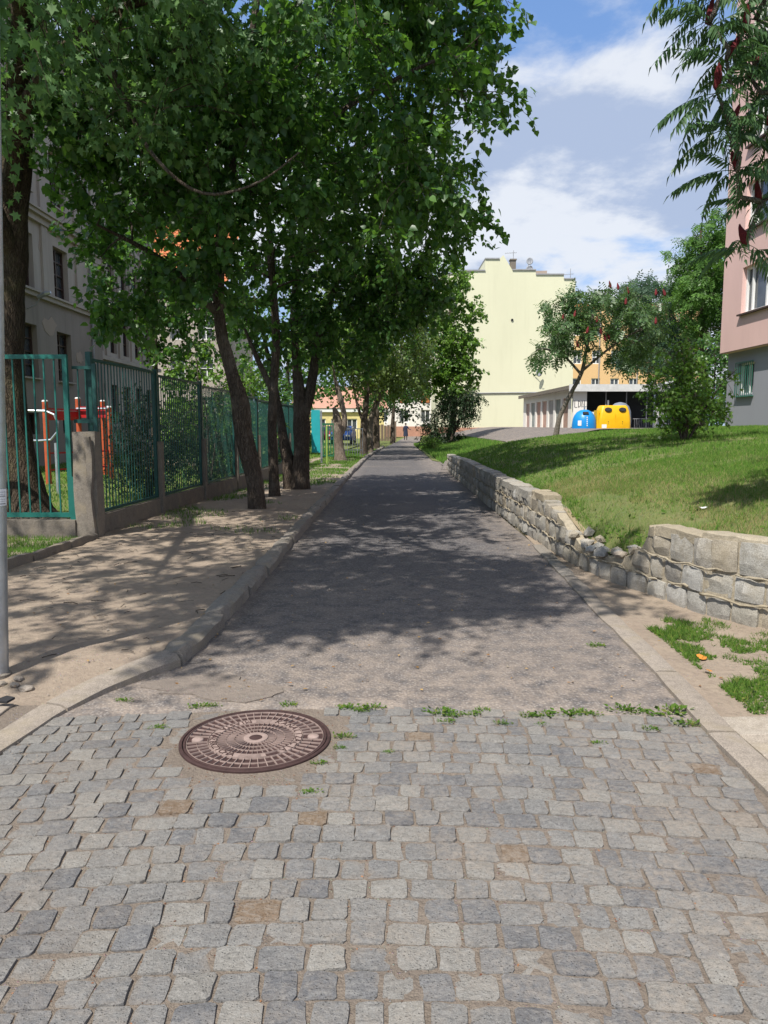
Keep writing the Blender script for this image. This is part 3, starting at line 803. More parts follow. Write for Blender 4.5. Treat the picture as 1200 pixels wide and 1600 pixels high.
def build_wall():
    rs = random.Random(21)
    w = thing('retaining_wall', 'low crumbling retaining wall of granite blocks and thick mortar holding up the lawn', 'stone wall')
    var = [wall_block(rs, 0) for _ in range(26)]
    pts = along(WALLP, 4.35, 26.4)
    # mortar core behind the stones
    core = MB(); P = []
    for a, b, s, d in walk(pts, lambda: 0.14): P.append((a, b))
    prof = []
    for a, b in P:
        t = (b - a).normalized(); n = Vector((t.y, -t.x))    # towards the lawn (+x)
        if n.x < 0: n = -n
        h = max(0.06, interp(WTOP, a.y) - 0.035 + rs.uniform(-.02, .012))
        prof.append((a + n * 0.038, a + n * 0.30, h))
    V, F = [], []
    for f, k, h in prof:
        V += [(f.x, f.y, -.05), (f.x, f.y, h - .01), ((f.x + k.x) / 2 + rs.uniform(-.02, .02), (f.y + k.y) / 2, h + rs.uniform(-.01, .02)), (k.x, k.y, h - .02), (k.x, k.y, -.05)]
    for i in range(len(prof) - 1):
        for j in range(4): F.append((i * 5 + j, i * 5 + j + 1, (i + 1) * 5 + j + 1, (i + 1) * 5 + j))
    F += [(0, 1, 2, 3, 4), tuple((len(prof) - 1) * 5 + j for j in range(5))[::-1]]
    core.add(V, F); core.build('mortar_core', m_mortar, w)
    cnt = 0
    nc = 3
    for c in range(nc):
        off = rs.uniform(0, .2)
        first = True
        for a, b, s, d in walk(pts, lambda: rs.uniform(0.20, 0.33)):
            mid = (a + b) / 2
            top = min(interp(WTOP, a.y), interp(WTOP, b.y), interp(WTOP, mid.y)); top = max(top, interp(WTOP, mid.y) - .05)
            z0 = 0.205 * c - 0.02; hh = 0.205
            if c == 0 and 6.9 < mid.y < 9: hh = min(0.2, max(0.14, top + .02))
            if z0 + hh * .72 > top + 0.02 and not (c == 0): continue
            if c == nc - 1: hh = top - z0
            hh = min(hh, max(.1, top - z0 + .02))
            t = (b - a).normalized()
            o = link(bpy.data.objects.new('stone', rs.choice(var)), w)
            rot = math.atan2(t.y, t.x)
            # wall runs away from camera: local -y must face the road
            nrm = Vector((-math.sin(rot), math.cos(rot)))        # local +y
            if nrm.x < 0: rot += math.pi; nrm = -nrm
            out = rs.uniform(-0.012, 0.018)
            cpos = mid + nrm * (0.11 - out)
            o.location = (cpos.x, cpos.y, z0 + 0.006)
            o.rotation_euler = (rs.uniform(-.03, .03), rs.uniform(-.03, .03), rot + rs.uniform(-.04, .04))
            o.scale = ((s - 0.022) * rs.choice((1, -1)), 0.20, hh - 0.018)
            cnt += 1
    # proud mortar pointing along the joints
    for zc in (0.19, 0.395):
        seg = []
        for a, b, s, d in walk(pts, lambda: 0.055):
            ok = interp(WTOP, a.y) > zc + 0.03 and not (rs.random() < 0.07)
            if ok and a.y < 16:
                t = (b - a).normalized(); n = Vector((t.y, -t.x)); n = n if n.x > 0 else -n
                p = a + n * (0.006 + rs.uniform(-.008, .008))
                seg.append((p.x, p.y, zc + 0.012 * math.sin(d * 5.3 + zc * 9) + 0.010 * math.sin(d * 17) + rs.uniform(-.006, .006)))
            else:
                if len(seg) > 4: MB().tube(seg, [rs.uniform(.005, .014) for _ in seg], 5).build('mortar_joint', m_mortar, w, True)
                seg = []
        if len(seg) > 4: MB().tube(seg, [rs.uniform(.005, .014) for _ in seg], 5).build('mortar_joint', m_mortar, w, True)
    # rough coping over the standing stretches
    for y0, y1 in ((4.4, 6.84), (9.7, 10.40)):
        for a, b, s, d in walk(along(WALLP, y0, y1), lambda: rs.uniform(.5, .75)):
            t = (b - a).normalized(); n = Vector((t.y, -t.x)); n = n if n.x > 0 else -n
            o = rough_block(s - .002, 0.25, 0.024 + rs.uniform(0, .014), rs, 0.012, 7).build('coping', m_mortar, w, auto=.6)
            c = (a + b) / 2 + n * 0.150
            o.location = (c.x, c.y, interp(WTOP, (a.y + b.y) / 2) - 0.015); o.rotation_euler = (0, 0, math.atan2(t.y, t.x) - math.pi / 2)
    for y0, y1 in ((10.55, 26.3),):
        for a, b, s, d in walk(along(WALLP, y0, y1), lambda: rs.uniform(.5, .9)):
            t = (b - a).normalized(); n = Vector((t.y, -t.x)); n = n if n.x > 0 else -n
            o = rough_block(s - .012, 0.27, 0.045 + rs.uniform(0, .02), rs, 0.012, 3).build('coping', m_wallstone, w, auto=.6)
            c = (a + b) / 2 + n * 0.14
            o.location = (c.x, c.y, interp(WTOP, (a.y + b.y) / 2) - 0.02); o.rotation_euler = (0, 0, math.atan2(t.y, t.x) - math.pi / 2)
    return cnt
print('wall stones', build_wall())
def rock(name, loc, r, mat, label, cat, group=None, seed=0, sx=1.0, sz=0.6, parent=None):
    rs = random.Random(seed)
    bm = bmesh.new(); bmesh.ops.create_icosphere(bm, subdivisions=1 if 'rubble' in name else 2, radius=1.0)
    for v in bm.verts:
        k = 1 + (0.55 if 'rubble' in name else 0.28) * mnoise.noise(v.co * 1.4 + Vector((seed, seed * 2, 0)))
        v.co = Vector((v.co.x * r * sx * k, v.co.y * r * k, v.co.z * r * sz * k))
    me = bpy.data.meshes.new(name); bm.to_mesh(me); bm.free(); me.materials.append(mat)
    o = link(bpy.data.objects.new(name, me), parent); o.location = loc; o.rotation_euler = (0, 0, rs.uniform(0, 6))
    return tag(o, label, cat, group) if label else o

# ------------------------------------------------------------------ lamp post, fences
def build_post():
    x, y = -2.372, 4.50
    t = thing('lamp_post', 'galvanised steel lamp post with a white paper notice stuck round it', 'lamp post', (x, y, 0))
    t.rotation_euler = (0, math.radians(2.6), 0)
    MB().tube([(0, 0, -.1), (0, 0, 0.6), (0, 0, 1.2), (0, 0, 2.4), (0, 0, 4.2), (0, 0, 6.5)], [.058, .057, .0565, .054, .049, .04], 24).build('pole', m_galv, t, auto=.8)
    MB().lathe([(0.075, -.02), (0.072, 0.035), (0.058, 0.045)], 20, (0, 0, 0.0)).build('base_collar', m_conc, t, auto=.6)
    MB().tube([(0, 0, 6.45), (-.25, .05, 6.75), (-.8, .1, 6.9), (-1.2, .15, 6.9)], .028, 10).build('arm', m_galv, t, auto=.8)
    MB().prism([(-1.15, .05, 6.86), (-1.6, .08, 6.86), (-1.62, .2, 6.86), (-1.15, .27, 6.86)], (0, 0, .09)).build('lamp_head', m_grey, t)
    # notice wrapped round the pole
    n, z0, z1, r = 14, 1.075, 1.175, 0.0585
    V, F = [], []
    a0, a1 = math.radians(-175), math.radians(8)
    for i in range(n + 1):
        a = lerp(a0, a1, i / n)
        V += [(r * math.cos(a), r * math.sin(a), z0), (r * math.cos(a), r * math.sin(a), z1)]
    F = [(2 * i, 2 * i + 2, 2 * i + 3, 2 * i + 1) for i in range(n)]
    mb = MB(); mb.add(V, F); no = mb.build('paper_notice', m_paper, t, True)
    mb = MB(); rs = random.Random(3)
    for z, h, big in ((1.155, .004, 0), (1.142, .003, 0), (1.128, .0075, 1), (1.112, .003, 0), (1.100, .003, 0), (1.083, .008, 1)):
        a = math.radians(-160)
        while a < math.radians(-6):
            w = (0.10 if big else rs.uniform(.03, .09))
            rr = 0.0592
            p = [(rr * math.cos(q), rr * math.sin(q)) for q in (a, a + w * .65)]
            mb.add([(p[0][0], p[0][1], z), (p[1][0], p[1][1], z), (p[1][0], p[1][1], z + h), (p[0][0], p[0][1], z + h)], [(0, 1, 2, 3)])
            a += w + .03
    mb.build('print', m_ink, no)
build_post()

def tree_free_bar(mb, x0, y0, x1, y1, z0, z1, w): mb.box(((x0 + x1) / 2, (y0 + y1) / 2, (z0 + z1) / 2), (w, w, z1 - z0))
def build_fences():
    rs = random.Random(9)
    # corner panel, square to the lane
    t = thing('fence_panel', 'bright teal steel fence panel with widely spaced bars on a low concrete wall', 'fence panel', (-5.6, 10.0, 0), 0, 'panels of the teal school fence')
    X0, X1, z0, z1 = -1.9, 1.47, 0.33, 2.46
    fr = MB()
    fr.box((X1 - .03, 0, (z0 + z1) / 2), (.06, .05, z1 - z0))
    fr.box(((X0 + X1) / 2 - .03, 0, z1 - .028), (X1 - X0 - .06, .05, .055))
    fr.box(((X0 + X1) / 2 - .03, 0, z0 + .03), (X1 - X0 - .06, .05, .06))
    fr.box((X0 - .02, 0, (z0 + z1) / 2), (.04, .05, z1 - z0))
    fr.build('frame', m_teal, t)
    bar = MB().box((0, 0, 0), (.018, .018, z1 - z0 - .114)).mesh('bar', m_teal)
    x = X1 - .175
    while x > X0 + .05:
        o = link(bpy.data.objects.new('bar', bar), t); o.location = (x, 0, (z0 + z1) / 2 + .001); x -= .135
    MB().b2((X0 - .1, -.11, -.1), (X1 + .05, .11, z0 - .03)).build('plinth_wall', m_conc, t)
    # narrow infill beside the corner
    t = thing('fence_panel', 'narrow dark teal infill panel above the stout concrete corner post', 'fence panel', (-3.98, 10.1, 0), 0, 'panels of the teal school fence')
    f = MB()
    f.box((0.0, 0, 2.30), (.26, .035, .04)); f.box((0.0, 0, 1.60), (.26, .035, .05)); f.box((.155, 0, 1.85), (.05, .05, 1.0))
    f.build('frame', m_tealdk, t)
    for xx in (-.06, .04): MB().box((xx, 0, 1.95), (.016, .016, .66)).build('bar', m_tealdk, t)
    # corner post: split concrete pillar
    t = thing('concrete_post', 'weathered split concrete corner post at the end of the teal fence', 'concrete post', (-3.93, 10.02, 0))
    V, F = [], []
    for k in range(9):
        z = -.1 + 1.56 * k / 8
        for cx, cy in ((-.15, -.1), (.0, -.13), (.15, -.1), (.16, .1), (-.15, .1)):
            V.append((cx + rs.uniform(-.012, .012), cy + rs.uniform(-.01, .01), z + (rs.uniform(-.02, .03) if k == 8 else 0)))
    F = [(k * 5 + i, k * 5 + (i + 1) % 5, (k + 1) * 5 + (i + 1) % 5, (k + 1) * 5 + i) for k in range(8) for i in range(5)] + [tuple(40 + i for i in range(5))]
    mb = MB(); mb.add(V, F); mb.build('shaft', m_conc, t, auto=.8)
    V = []
    for k in range(7):
        z = -.1 + 1.50 * k / 6
        for cx, cy in ((.03, -.17), (.11, -.175), (.12, -.13), (.02, -.13)):
            V.append((cx + .02 * math.sin(k * 1.7), cy, z))
    mb = MB(); mb.add(V, [(k * 4 + i, k * 4 + (i + 1) % 4, (k + 1) * 4 + (i + 1) % 4, (k + 1) * 4 + i) for k in range(6) for i in range(4)] + [(24, 25, 26, 27)])
    mb.build('split_rib', m_conc, t, auto=.8)
    MB().box((-.20, -.03, .42), (.07, .06, .9)).build('hinge_post', m_teal, t)
    # the long fence down the lane, panel after panel
    ys = [10.25, 12.75, 15.3, 18.0, 20.6, 23.2, 25.8, 28.4]
    words = ['first long', 'second long', 'third long', 'fourth long', 'fifth long', 'sixth long', 'last long']
    near = ['next to the corner post', 'before the dark evergreen', 'beside the split trunk', 'behind the hollow trunk', 'behind the twin trunks', 'far past the trunks', 'ending at the turquoise board']
    for i, (a, b) in enumerate(zip(ys, ys[1:])):
        xa, xb = fencex(a), fencex(b)
        g = hgt((xa + xb) / 2, (a + b) / 2); top = lerp(2.42, 2.22, min(1, i / 4)) ; ang = math.atan2(xb - xa, b - a)
        t = thing('fence_panel', f'{words[i]} dark teal barred fence panel {near[i]}', 'fence panel', ((xa + xb) / 2, (a + b) / 2, 0), -ang, 'panels of the teal school fence')
        L = math.hypot(b - a, xb - xa) - .12
        fr = MB()
        fr.box((0, 0, top), (.04, L, .04)); fr.box((0, 0, .36), (.04, L, .04))
        fr.box((0, -L / 2 + .02, (top + .36) / 2), (.045, .045, top - .4)); fr.box((0, L / 2 - .02, (top + .36) / 2), (.045, .045, top - .4))
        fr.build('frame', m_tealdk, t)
        MB().box((0, -L / 2 - .06, (top + 1.2) / 2 + .04), (.07, .07, top - 1.2 + .12)).build('steel_post', m_tealdk, t)
        ba = MB().box((0, 0, 0), (.014, .014, top - .4)).mesh('bar', m_tealdk)
        n = int(L / .105)
        for k in range(1, n):
            o = link(bpy.data.objects.new('bar', ba), t); o.location = (0, -L / 2 + L * k / n, (top + .36) / 2)
        MB().box((0.02, 0.0, .14), (.09, L - .12, .36)).build('plinth_slab', m_conc, t)
        o = MB().box((0.03, -L / 2 - .06, .6), (.12, .12, 1.35)).build('concrete_stub', m_conc, t)
build_fences()

# ------------------------------------------------------------------ trees
LEAF = {}
def tpl(verts, faces): return np.array(verts, dtype=np.float32), faces
LEAF['heart'] = tpl([(0, 0, 0), (0, .5, -.03), (0, 1.02, -.12), (-.40, .10, .07), (-.44, .45, .06), (.40, .10, .07), (.44, .45, .06)],
                    [(0, 1, 4, 3), (1, 2, 4), (0, 5, 6, 1), (1, 6, 2)])
LEAF['maple'] = tpl([(0, 0, 0), (-.16, .20, .02), (-.40, .06, .06), (-.32, .36, .03), (-.58, .62, .04), (-.22, .60, .0), (0, 1.08, -.12), (.22, .60, 0), (.58, .62, .04), (.32, .36, .03), (.40, .06, .06), (.16, .20, .02)],
                    [(0, 11, 9, 7, 6, 5, 3, 1), (1, 3, 2), (3, 5, 4), (9, 11, 10), (7, 9, 8)])
LEAF['oval'] = tpl([(0, 0, 0), (-.27, .45, .06), (0, 1, -.06), (.27, .45, .06)], [(0, 3, 2, 1)])
LEAF['spray'] = tpl(sum(([(0, y, 0), (-.34, y + .05, -.08), (-.25, y + .17, -.10), (0, y, 0), (.34, y + .05, -.08), (.25, y + .17, -.10)] for y in (0.02, .22, .42, .62)), []) + [(0, .75, 0), (-.07, .9, -.03), (0, 1.08, -.06), (.07, .9, -.03)],
                    sum(([(6 * k, 6 * k + 2, 6 * k + 1), (6 * k + 3, 6 * k + 4, 6 * k + 5)] for k in range(4)), []) + [(24, 27, 26, 25)])
def leaf_mesh(name, kind, P, D, Nn, Sz, mat):
    """P: bases, D: directions, Nn: normals (N,3), Sz sizes"""
    tv, tf = LEAF[kind]
    D = D / np.linalg.norm(D, axis=1, keepdims=True)
    Nn = Nn - D * np.sum(Nn * D, axis=1, keepdims=True)
    Nn /= np.maximum(1e-6, np.linalg.norm(Nn, axis=1, keepdims=True))
    X = np.cross(D, Nn)
    V = P[:, None, :] + Sz[:, None, None] * (tv[None, :, 0:1] * X[:, None, :] + tv[None, :, 1:2] * D[:, None, :] + tv[None, :, 2:3] * Nn[:, None, :])
    n, k = len(P), len(tv)
    fl = np.concatenate([np.array(f) for f in tf]); sz = np.array([len(f) for f in tf])
    L = (np.arange(n)[:, None] * k + fl[None, :]).ravel()
    return np_mesh(name, V.reshape(-1, 3), L, mat, None, True, np.tile(sz, n))
def crown_leaves(rg, centers, radii, n_per, size, droop, flat=0.6, twigs=5, tl=0.55):
    """leaves strung on short drooping twigs around every clump centre; returns arrays and the twig paths"""
    P, D, N, Sz, paths = [], [], [], [], []
    for c, r, hub in zip(centers, radii, [None] * len(centers)):
        for _ in range(twigs):
            d = rg.normal(size=3); d[2] *= flat; d /= np.linalg.norm(d)
            L = r * rg.uniform(.6, 1.15)
            s = c + rg.normal(size=3) * r * .22
            k = 5; q = np.linspace(0, 1, k)[:, None]
            path = s + d * L * q + np.array([0, 0, -1.0]) * droop * L * q ** 2
            paths.append(path)
            m = max(2, int(n_per / twigs))
            u = rg.uniform(.08, 1.0, m) ** .8
            base = s + d * L * u[:, None] + np.array([0, 0, -1.0]) * droop * L * (u ** 2)[:, None] + rg.normal(size=(m, 3)) * .035 * (1 + r)
            dirs = d * .55 + rg.normal(size=(m, 3)) * .55 + np.array([0, 0, -.25 - droop * .9])
            nn = np.array([0, 0, 1.0]) + rg.normal(size=(m, 3)) * .55 + d * .25
            P.append(base); D.append(dirs); N.append(nn); Sz.append(size * rg.uniform(.6, 1.18, m))
    return np.concatenate(P), np.concatenate(D), np.concatenate(N), np.concatenate(Sz), paths
def trunk_path(pts, per=0.16):
    """pts: (x,y,z,r); Catmull-Rom resample"""
    P = [np.array(p, dtype=float) for p in pts]; out = []
    for i in range(len(P) - 1):
        p0, p1, p2, p3 = P[max(0, i - 1)], P[i], P[i + 1], P[min(len(P) - 1, i + 2)]
        n = max(1, int(np.linalg.norm((p2 - p1)[:3]) / per))
        for k in range(n):
            t = k / n
            out.append(.5 * ((2 * p1) + (p2 - p0) * t + (2 * p0 - 5 * p1 + 4 * p2 - p3) * t * t + (3 * p1 - p0 - 3 * p2 + p3) * t ** 3))
    out.append(P[-1]); return out
def trunk_mesh(mb, pts, n=14, rough=0.12, seed=0, dent=None, flare=0.0):
    tp = trunk_path(pts)
    z0 = tp[0][2]
    def wob(i, an, p):
        k = 1 + rough * mnoise.noise(Vector((math.cos(an) * 1.3, math.sin(an) * 1.3, p[2] * 1.6 + seed))) + rough * .5 * mnoise.noise(Vector((math.cos(an) * 3, math.sin(an) * 3, p[2] * 3 + seed)))
        if flare:
            f = math.exp(-(p[2] - z0) / .22); k += flare * f * (0.6 + .6 * math.cos(an * 5 + seed) ** 2)
        if dent:
            da = (an - dent[0] + math.pi) % (2 * math.pi) - math.pi
            k -= dent[3] * math.exp(-(da / .30) ** 2) * math.exp(-((p[2] - dent[1]) / dent[2]) ** 2)
            k += dent[3] * .35 * (math.exp(-((abs(da) - .62) / .22) ** 2)) * math.exp(-((p[2] - dent[1]) / dent[2]) ** 2)
        return k
    mb.tube([p[:3] for p in tp], [max(.004, p[3]) for p in tp], n, True, wob)
    return tp
def make_tree(name, label, cat, stems, blobs, leaf, lmat, bmat, nclump, nper, size, rc=0.5, droop=.35, seed=1, group=None, shell=.45, twigs=5, dent=None, flare=.35, rough=.12, keep=None, nside=14, boughs=True, twig_tubes=True):
    """stems: list of trunk point lists in world space; first is the main trunk (first point = base)"""
    rg = np.random.default_rng(seed)
    bx, by, bz = stems[0][0][:3]
    t = thing(name, label, cat, (bx, by, bz), 0, group)
    org = np.array([bx, by, bz])
    mb = MB(); nodes, nrad = [], []
    for i, st in enumerate(stems):
        loc = [(p[0] - bx, p[1] - by, p[2] - bz - (.12 if (k == 0 and i == 0) else 0), p[3]) for k, p in enumerate(st)]
        tp = trunk_mesh(mb, loc, nside if i == 0 else 10, rough, seed * 1.7 + i, dent if i == 0 else None, flare if i == 0 else 0)
        for p in tp[len(tp) // 3 if i == 0 else 0:]:
            nodes.append(p[:3]); nrad.append(p[3])
    mb.build('trunk', bmat, t, auto=1.0)
    if not nclump: return t
    vol = np.array([(b[3] * b[4] * b[5]) ** .75 * (b[6] if len(b) > 6 else 1.0) for b in blobs]); vol /= vol.sum()
    C, R = [], []
    tries = 0
    while len(C) < nclump and tries < nclump * 6:
        tries += 1
        b = blobs[rg.choice(len(blobs), p=vol)]
        d = rg.normal(size=3); d /= np.linalg.norm(d)
        r = shell + (1 - shell) * rg.random() ** .5
        r *= 1 + .10 * math.sin(5 * d[0] + seed) + .08 * math.sin(7 * d[2] + 2 * d[1])
        c = np.array(b[:3]) + d * r * np.array(b[3:6])
        if keep is not None and not keep(c): continue
        C.append(c - org); R.append(rc * rg.uniform(.7, 1.25))
    C = np.array(C)
    # boughs: join every clump to the nearest wood that lies nearer the trunk
    if boughs:
        order = np.argsort([min(np.linalg.norm(c - n) for n in nodes) for c in C])
        bb = MB(); NA = [np.array(n) for n in nodes]; NR = list(nrad)
        for ci in order:
            c = C[ci]
            A = np.array(NA); dd = np.linalg.norm(A - c, axis=1) + np.maximum(0, A[:, 2] - c[2] + .2) * .8
            j = int(np.argmin(dd)); a = A[j]; r0 = min(NR[j] * .62, .012 + .016 * np.linalg.norm(a - c))
            L = np.linalg.norm(c - a)
            if L < .05: continue
            k = max(2, int(L / .3)); pts = []
            side = rg.normal(size=3) * .07 * L
            for q in range(k + 1):
                u = q / k; pts.append(a + (c - a) * u + side * math.sin(u * math.pi) + np.array([0, 0, .10 * L * math.sin(u * math.pi)]))
            rr = [lerp(max(.006, r0), .006, q / k) for q in range(k + 1)]
            bb.tube(pts, rr, 5, False)
            for q in range(1, k + 1): NA.append(pts[q]); NR.append(rr[q])
        tag(bb.build('boughs', bmat, t, True), None, None, None, 'stuff')
    P, D, N, Sz, paths = crown_leaves(rg, C, R, nper, size, droop, .6, twigs)
    if twig_tubes:
        tw = MB()
        for p in paths: tw.tube(p, [.005, .004, .004, .003, .002], 3, False)
        tag(tw.build('twigs', bmat, t), None, None, None, 'stuff')
    o = link(bpy.data.objects.new('crown', leaf_mesh('crown', leaf, P, D, N, Sz, lmat)), t)
    tag(o, None, None, None, 'stuff')
    return t

# big maple behind the corner fence; its limbs reach over the lane and the camera
tA = make_tree('maple_tree', 'thick dark maple trunk rising behind the corner fence panel, lobed drooping leaves above', 'tree',
    [[(-5.32, 11.3, 0, .46), (-5.42, 11.3, .5, .33), (-5.50, 11.3, 1.2, .27), (-5.56, 11.3, 2.2, .235), (-5.52, 11.3, 3.2, .25), (-5.42, 11.3, 4.2, .25), (-5.22, 11.2, 5.2, .21), (-5.0, 11.0, 6.2, .17), (-4.75, 10.8, 7.4, .14), (-4.5, 10.4, 9.2, .09), (-4.3, 10.2, 11, .04)],
     [(-5.40, 11.25, 4.0, .16), (-5.3, 9.6, 5.4, .12), (-5.2, 7.2, 6.6, .09), (-5.1, 4.8, 7.3, .06), (-5.0, 2.8, 7.8, .03)],
     [(-5.1, 11.1, 5.8, .13), (-4.2, 9.4, 7.0, .10), (-3.2, 7.0, 7.8, .08), (-2.3, 4.6, 8.2, .05), (-1.6, 3.2, 8.4, .025)],
     [(-5.35, 11.2, 4.6, .12), (-4.6, 10.2, 5.6, .09), (-3.4, 9.4, 6.2, .06), (-2.4, 9.0, 6.3, .03)]],
    [(-4.0, 8.9, 7.2, 3.0, 3.2, 2.5), (-5.6, 10.8, 9.0, 3.4, 3.2, 3.0), (-5.2, 4.2, 7.6, 2.6, 2.6, 1.6, 1.1), (-2.9, 2.7, 8.4, 2.1, 1.8, 1.0, 5.5), (-4.6, 1.7, 7.5, 1.7, 1.2, .9, 1.6), (-2.7, 7.4, 7.0, 1.9, 2.2, 1.5), (-2.5, 9.6, 6.0, 1.1, 1.2, 1.1), (-3.55, 7.3, 4.9, .85, .9, .75)],
    'maple', m_maple, m_barkm, 620, 98, .108, .6, .75, 3, flare=.5)
def spray_part(t, name, mat, paths, n, size, leaf, seed, droop=.9):
    """a few leafy hanging twigs as one part of a tree"""
    rg = np.random.default_rng(seed); o = np.array(t.location)
    P, D, N, Sz = [], [], [], []; tw = MB()
    for pts in paths:
        pts = np.array(pts) - o
        tw.tube(pts, [lerp(.010, .003, i / (len(pts) - 1)) for i in range(len(pts))], 5)
        u = rg.uniform(.15, 1, n) * (len(pts) - 1.001); i = u.astype(int); f = (u - i)[:, None]
        b = pts[i] * (1 - f) + pts[i + 1] * f
        d = pts[i + 1] - pts[i]; d /= np.linalg.norm(d, axis=1, keepdims=True)
        P.append(b); D.append(d * .5 + rg.normal(size=(n, 3)) * .5 + np.array([0, 0, -droop])); N.append(np.array([0, -.5, .8]) + rg.normal(size=(n, 3)) * .5); Sz.append(size * rg.uniform(.65, 1.15, n))
    b = tw.build('twig', m_bark, t, True)
    l = link(bpy.data.objects.new(name, leaf_mesh(name, leaf, np.concatenate(P), np.concatenate(D), np.concatenate(N), np.concatenate(Sz), mat)), t)
    return tag(l, None, None, None, 'stuff')
spray_part(tA, 'hanging_leaves', m_maple, [[(-3.2, 6.2, 5.4), (-2.75, 5.6, 4.9), (-2.5, 5.2, 4.35), (-2.45, 5.05, 3.95)], [(-3.4, 6.2, 5.2), (-3.0, 5.7, 4.7), (-2.85, 5.5, 4.2)], [(-2.9, 6.6, 5.6), (-2.2, 6.4, 5.2), (-1.7, 6.3, 4.85)], [(-2.2, 7.6, 5.8), (-1.6, 7.5, 5.4), (-1.2, 7.5, 5.0)]], 60, .13, 'maple', 5)
# a dead, bare bough sagging out of the maple
MB().tube([tuple(q[:3] - np.array(tA.location)) for q in trunk_path([p + (0,) for p in [(-3.3, 9.6, 5.9), (-3.0, 9.5, 5.2), (-2.75, 9.3, 4.75), (-2.35, 9.2, 4.35), (-1.95, 9.1, 4.2), (-1.4, 9.0, 4.32), (-.95, 8.9, 4.6)]], .12)], [lerp(.034, .006, min(1, i / 27)) for i in range(len(trunk_path([p + (0,) for p in [(-3.3, 9.6, 5.9), (-3.0, 9.5, 5.2), (-2.75, 9.3, 4.75), (-2.35, 9.2, 4.35), (-1.95, 9.1, 4.2), (-1.4, 9.0, 4.32), (-.95, 8.9, 4.6)]], .12)))], 7).build('bare_bough', m_bark, tA, True)

m_hollow = m_bark
tB = make_tree('linden_tree', 'leaning linden with a long hollow wound in its trunk at the edge of the verge', 'tree',
    [[(-2.25, 13.4, 0, .155), (-2.29, 13.4, .5, .15), (-2.40, 13.4, 1.0, .155), (-2.50, 13.4, 1.45, .16), (-2.53, 13.4, 1.9, .15), (-2.62, 13.4, 2.3, .13), (-2.72, 13.4, 2.7, .115), (-2.82, 13.3, 3.2, .10), (-2.80, 13.2, 4.2, .095), (-2.6, 13.0, 5.4, .10), (-2.2, 12.7, 7.0, .07), (-1.8, 12.5, 9.0, .03)],
     [(-2.80, 13.3, 3.4, .07), (-3.6, 12.7, 4.2, .05), (-4.4, 12.0, 4.6, .02)],
     [(-2.7, 13.1, 4.8, .07), (-1.4, 12.6, 6.0, .05), (0.2, 12.2, 6.8, .03), (1.4, 12.0, 7.2, .015)]],
    [(-1.2, 12.6, 8.0, 3.0, 3.4, 3.4), (.65, 12.2, 6.8, 1.3, 1.7, 2.1), (-3.5, 12.0, 4.6, 1.5, 1.5, 1.15, 1.5), (-3.7, 12.4, 6.0, 1.6, 1.6, 1.5, 1.4), (-.8, 12.2, 5.4, 1.7, 2.0, 1.4), (-2.6, 11.9, 6.2, 2.0, 2.0, 1.6), (0.2, 12.3, 9.4, 1.6, 2.0, 1.8), (-4.3, 12.3, 3.6, .5, .7, .6), (-3.6, 12.0, 3.5, .95, .9, .6, 1.8), (.2, 10.6, 12.2, 2.8, 2.6, 1.7, .8), (2.6, 9.4, 12.2, 2.1, 2.2, 1.3, .9)],
    'heart', m_linden, m_bark, 500, 108, .115, .52, .45, 5, dent=(math.radians(-82), 1.42, .55, .42), flare=.25, rough=.16)
tC = make_tree('linden_tree', 'slender straight dark trunk standing just behind the hollow linden', 'tree',
    [[(-2.28, 15.7, 0, .115), (-2.30, 15.7, .8, .10), (-2.31, 15.7, 1.6, .095), (-2.26, 15.7, 2.4, .088), (-2.2, 15.7, 3.4, .08), (-2.3, 15.8, 5, .07), (-2.4, 15.8, 7, .03)],
     [(-2.26, 15.7, 2.2, .07), (-2.55, 15.7, 2.8, .055), (-2.85, 15.8, 3.5, .03)]],
    [(-2.2, 16.0, 6.5, 2.4, 2.4, 3.0), (-2.6, 15.7, 4.1, 1.6, 1.4, 1.2)], 'heart', m_linden, m_bark, 120, 60, .125, .5, .5, 8)
tD = make_tree('linden_tree', 'twin trunked linden forking low, its left trunk leaning out', 'tree',
    [[(-1.97, 17.5, 0, .22), (-1.93, 17.5, .5, .19), (-1.90, 17.5, 1.1, .185), (-1.90, 17.5, 1.6, .19), (-1.93, 17.5, 2.2, .15), (-2.0, 17.5, 3.0, .10), (-2.0, 17.4, 4.4, .09), (-1.7, 17.2, 6.5, .06), (-1.4, 17.0, 9, .03)],
     [(-1.86, 17.5, 1.75, .14), (-1.72, 17.5, 2.2, .125), (-1.60, 17.5, 2.8, .11), (-1.45, 17.4, 3.6, .09), (-.9, 17.2, 5.0, .06), (0, 17, 6.5, .03)],
     [(-2.14, 17.6, -.1, .2), (-2.22, 17.6, .6, .16), (-2.34, 17.6, 1.3, .11), (-2.45, 17.7, 2.0, .085), (-2.7, 17.8, 3.2, .05), (-3.0, 17.9, 4.5, .02)]],
    [(-.9, 17.2, 7.4, 2.9, 2.8, 3.7), (.6, 17, 6.0, 1.5, 1.8, 1.9), (-1.8, 17.4, 4.4, 1.9, 1.6, 1.0), (.1, 16.8, 4.5, 1.1, 1.4, .9), (-.3, 17.3, 10.5, 2.0, 2.2, 1.5), (-1.0, 17.0, 3.7, 1.6, 1.4, .7, 1.4), (.4, 16.6, 4.2, 1.0, 1.2, .7)],
    'heart', m_linden, m_bark, 320, 92, .112, .52, .55, 13, flare=.4)
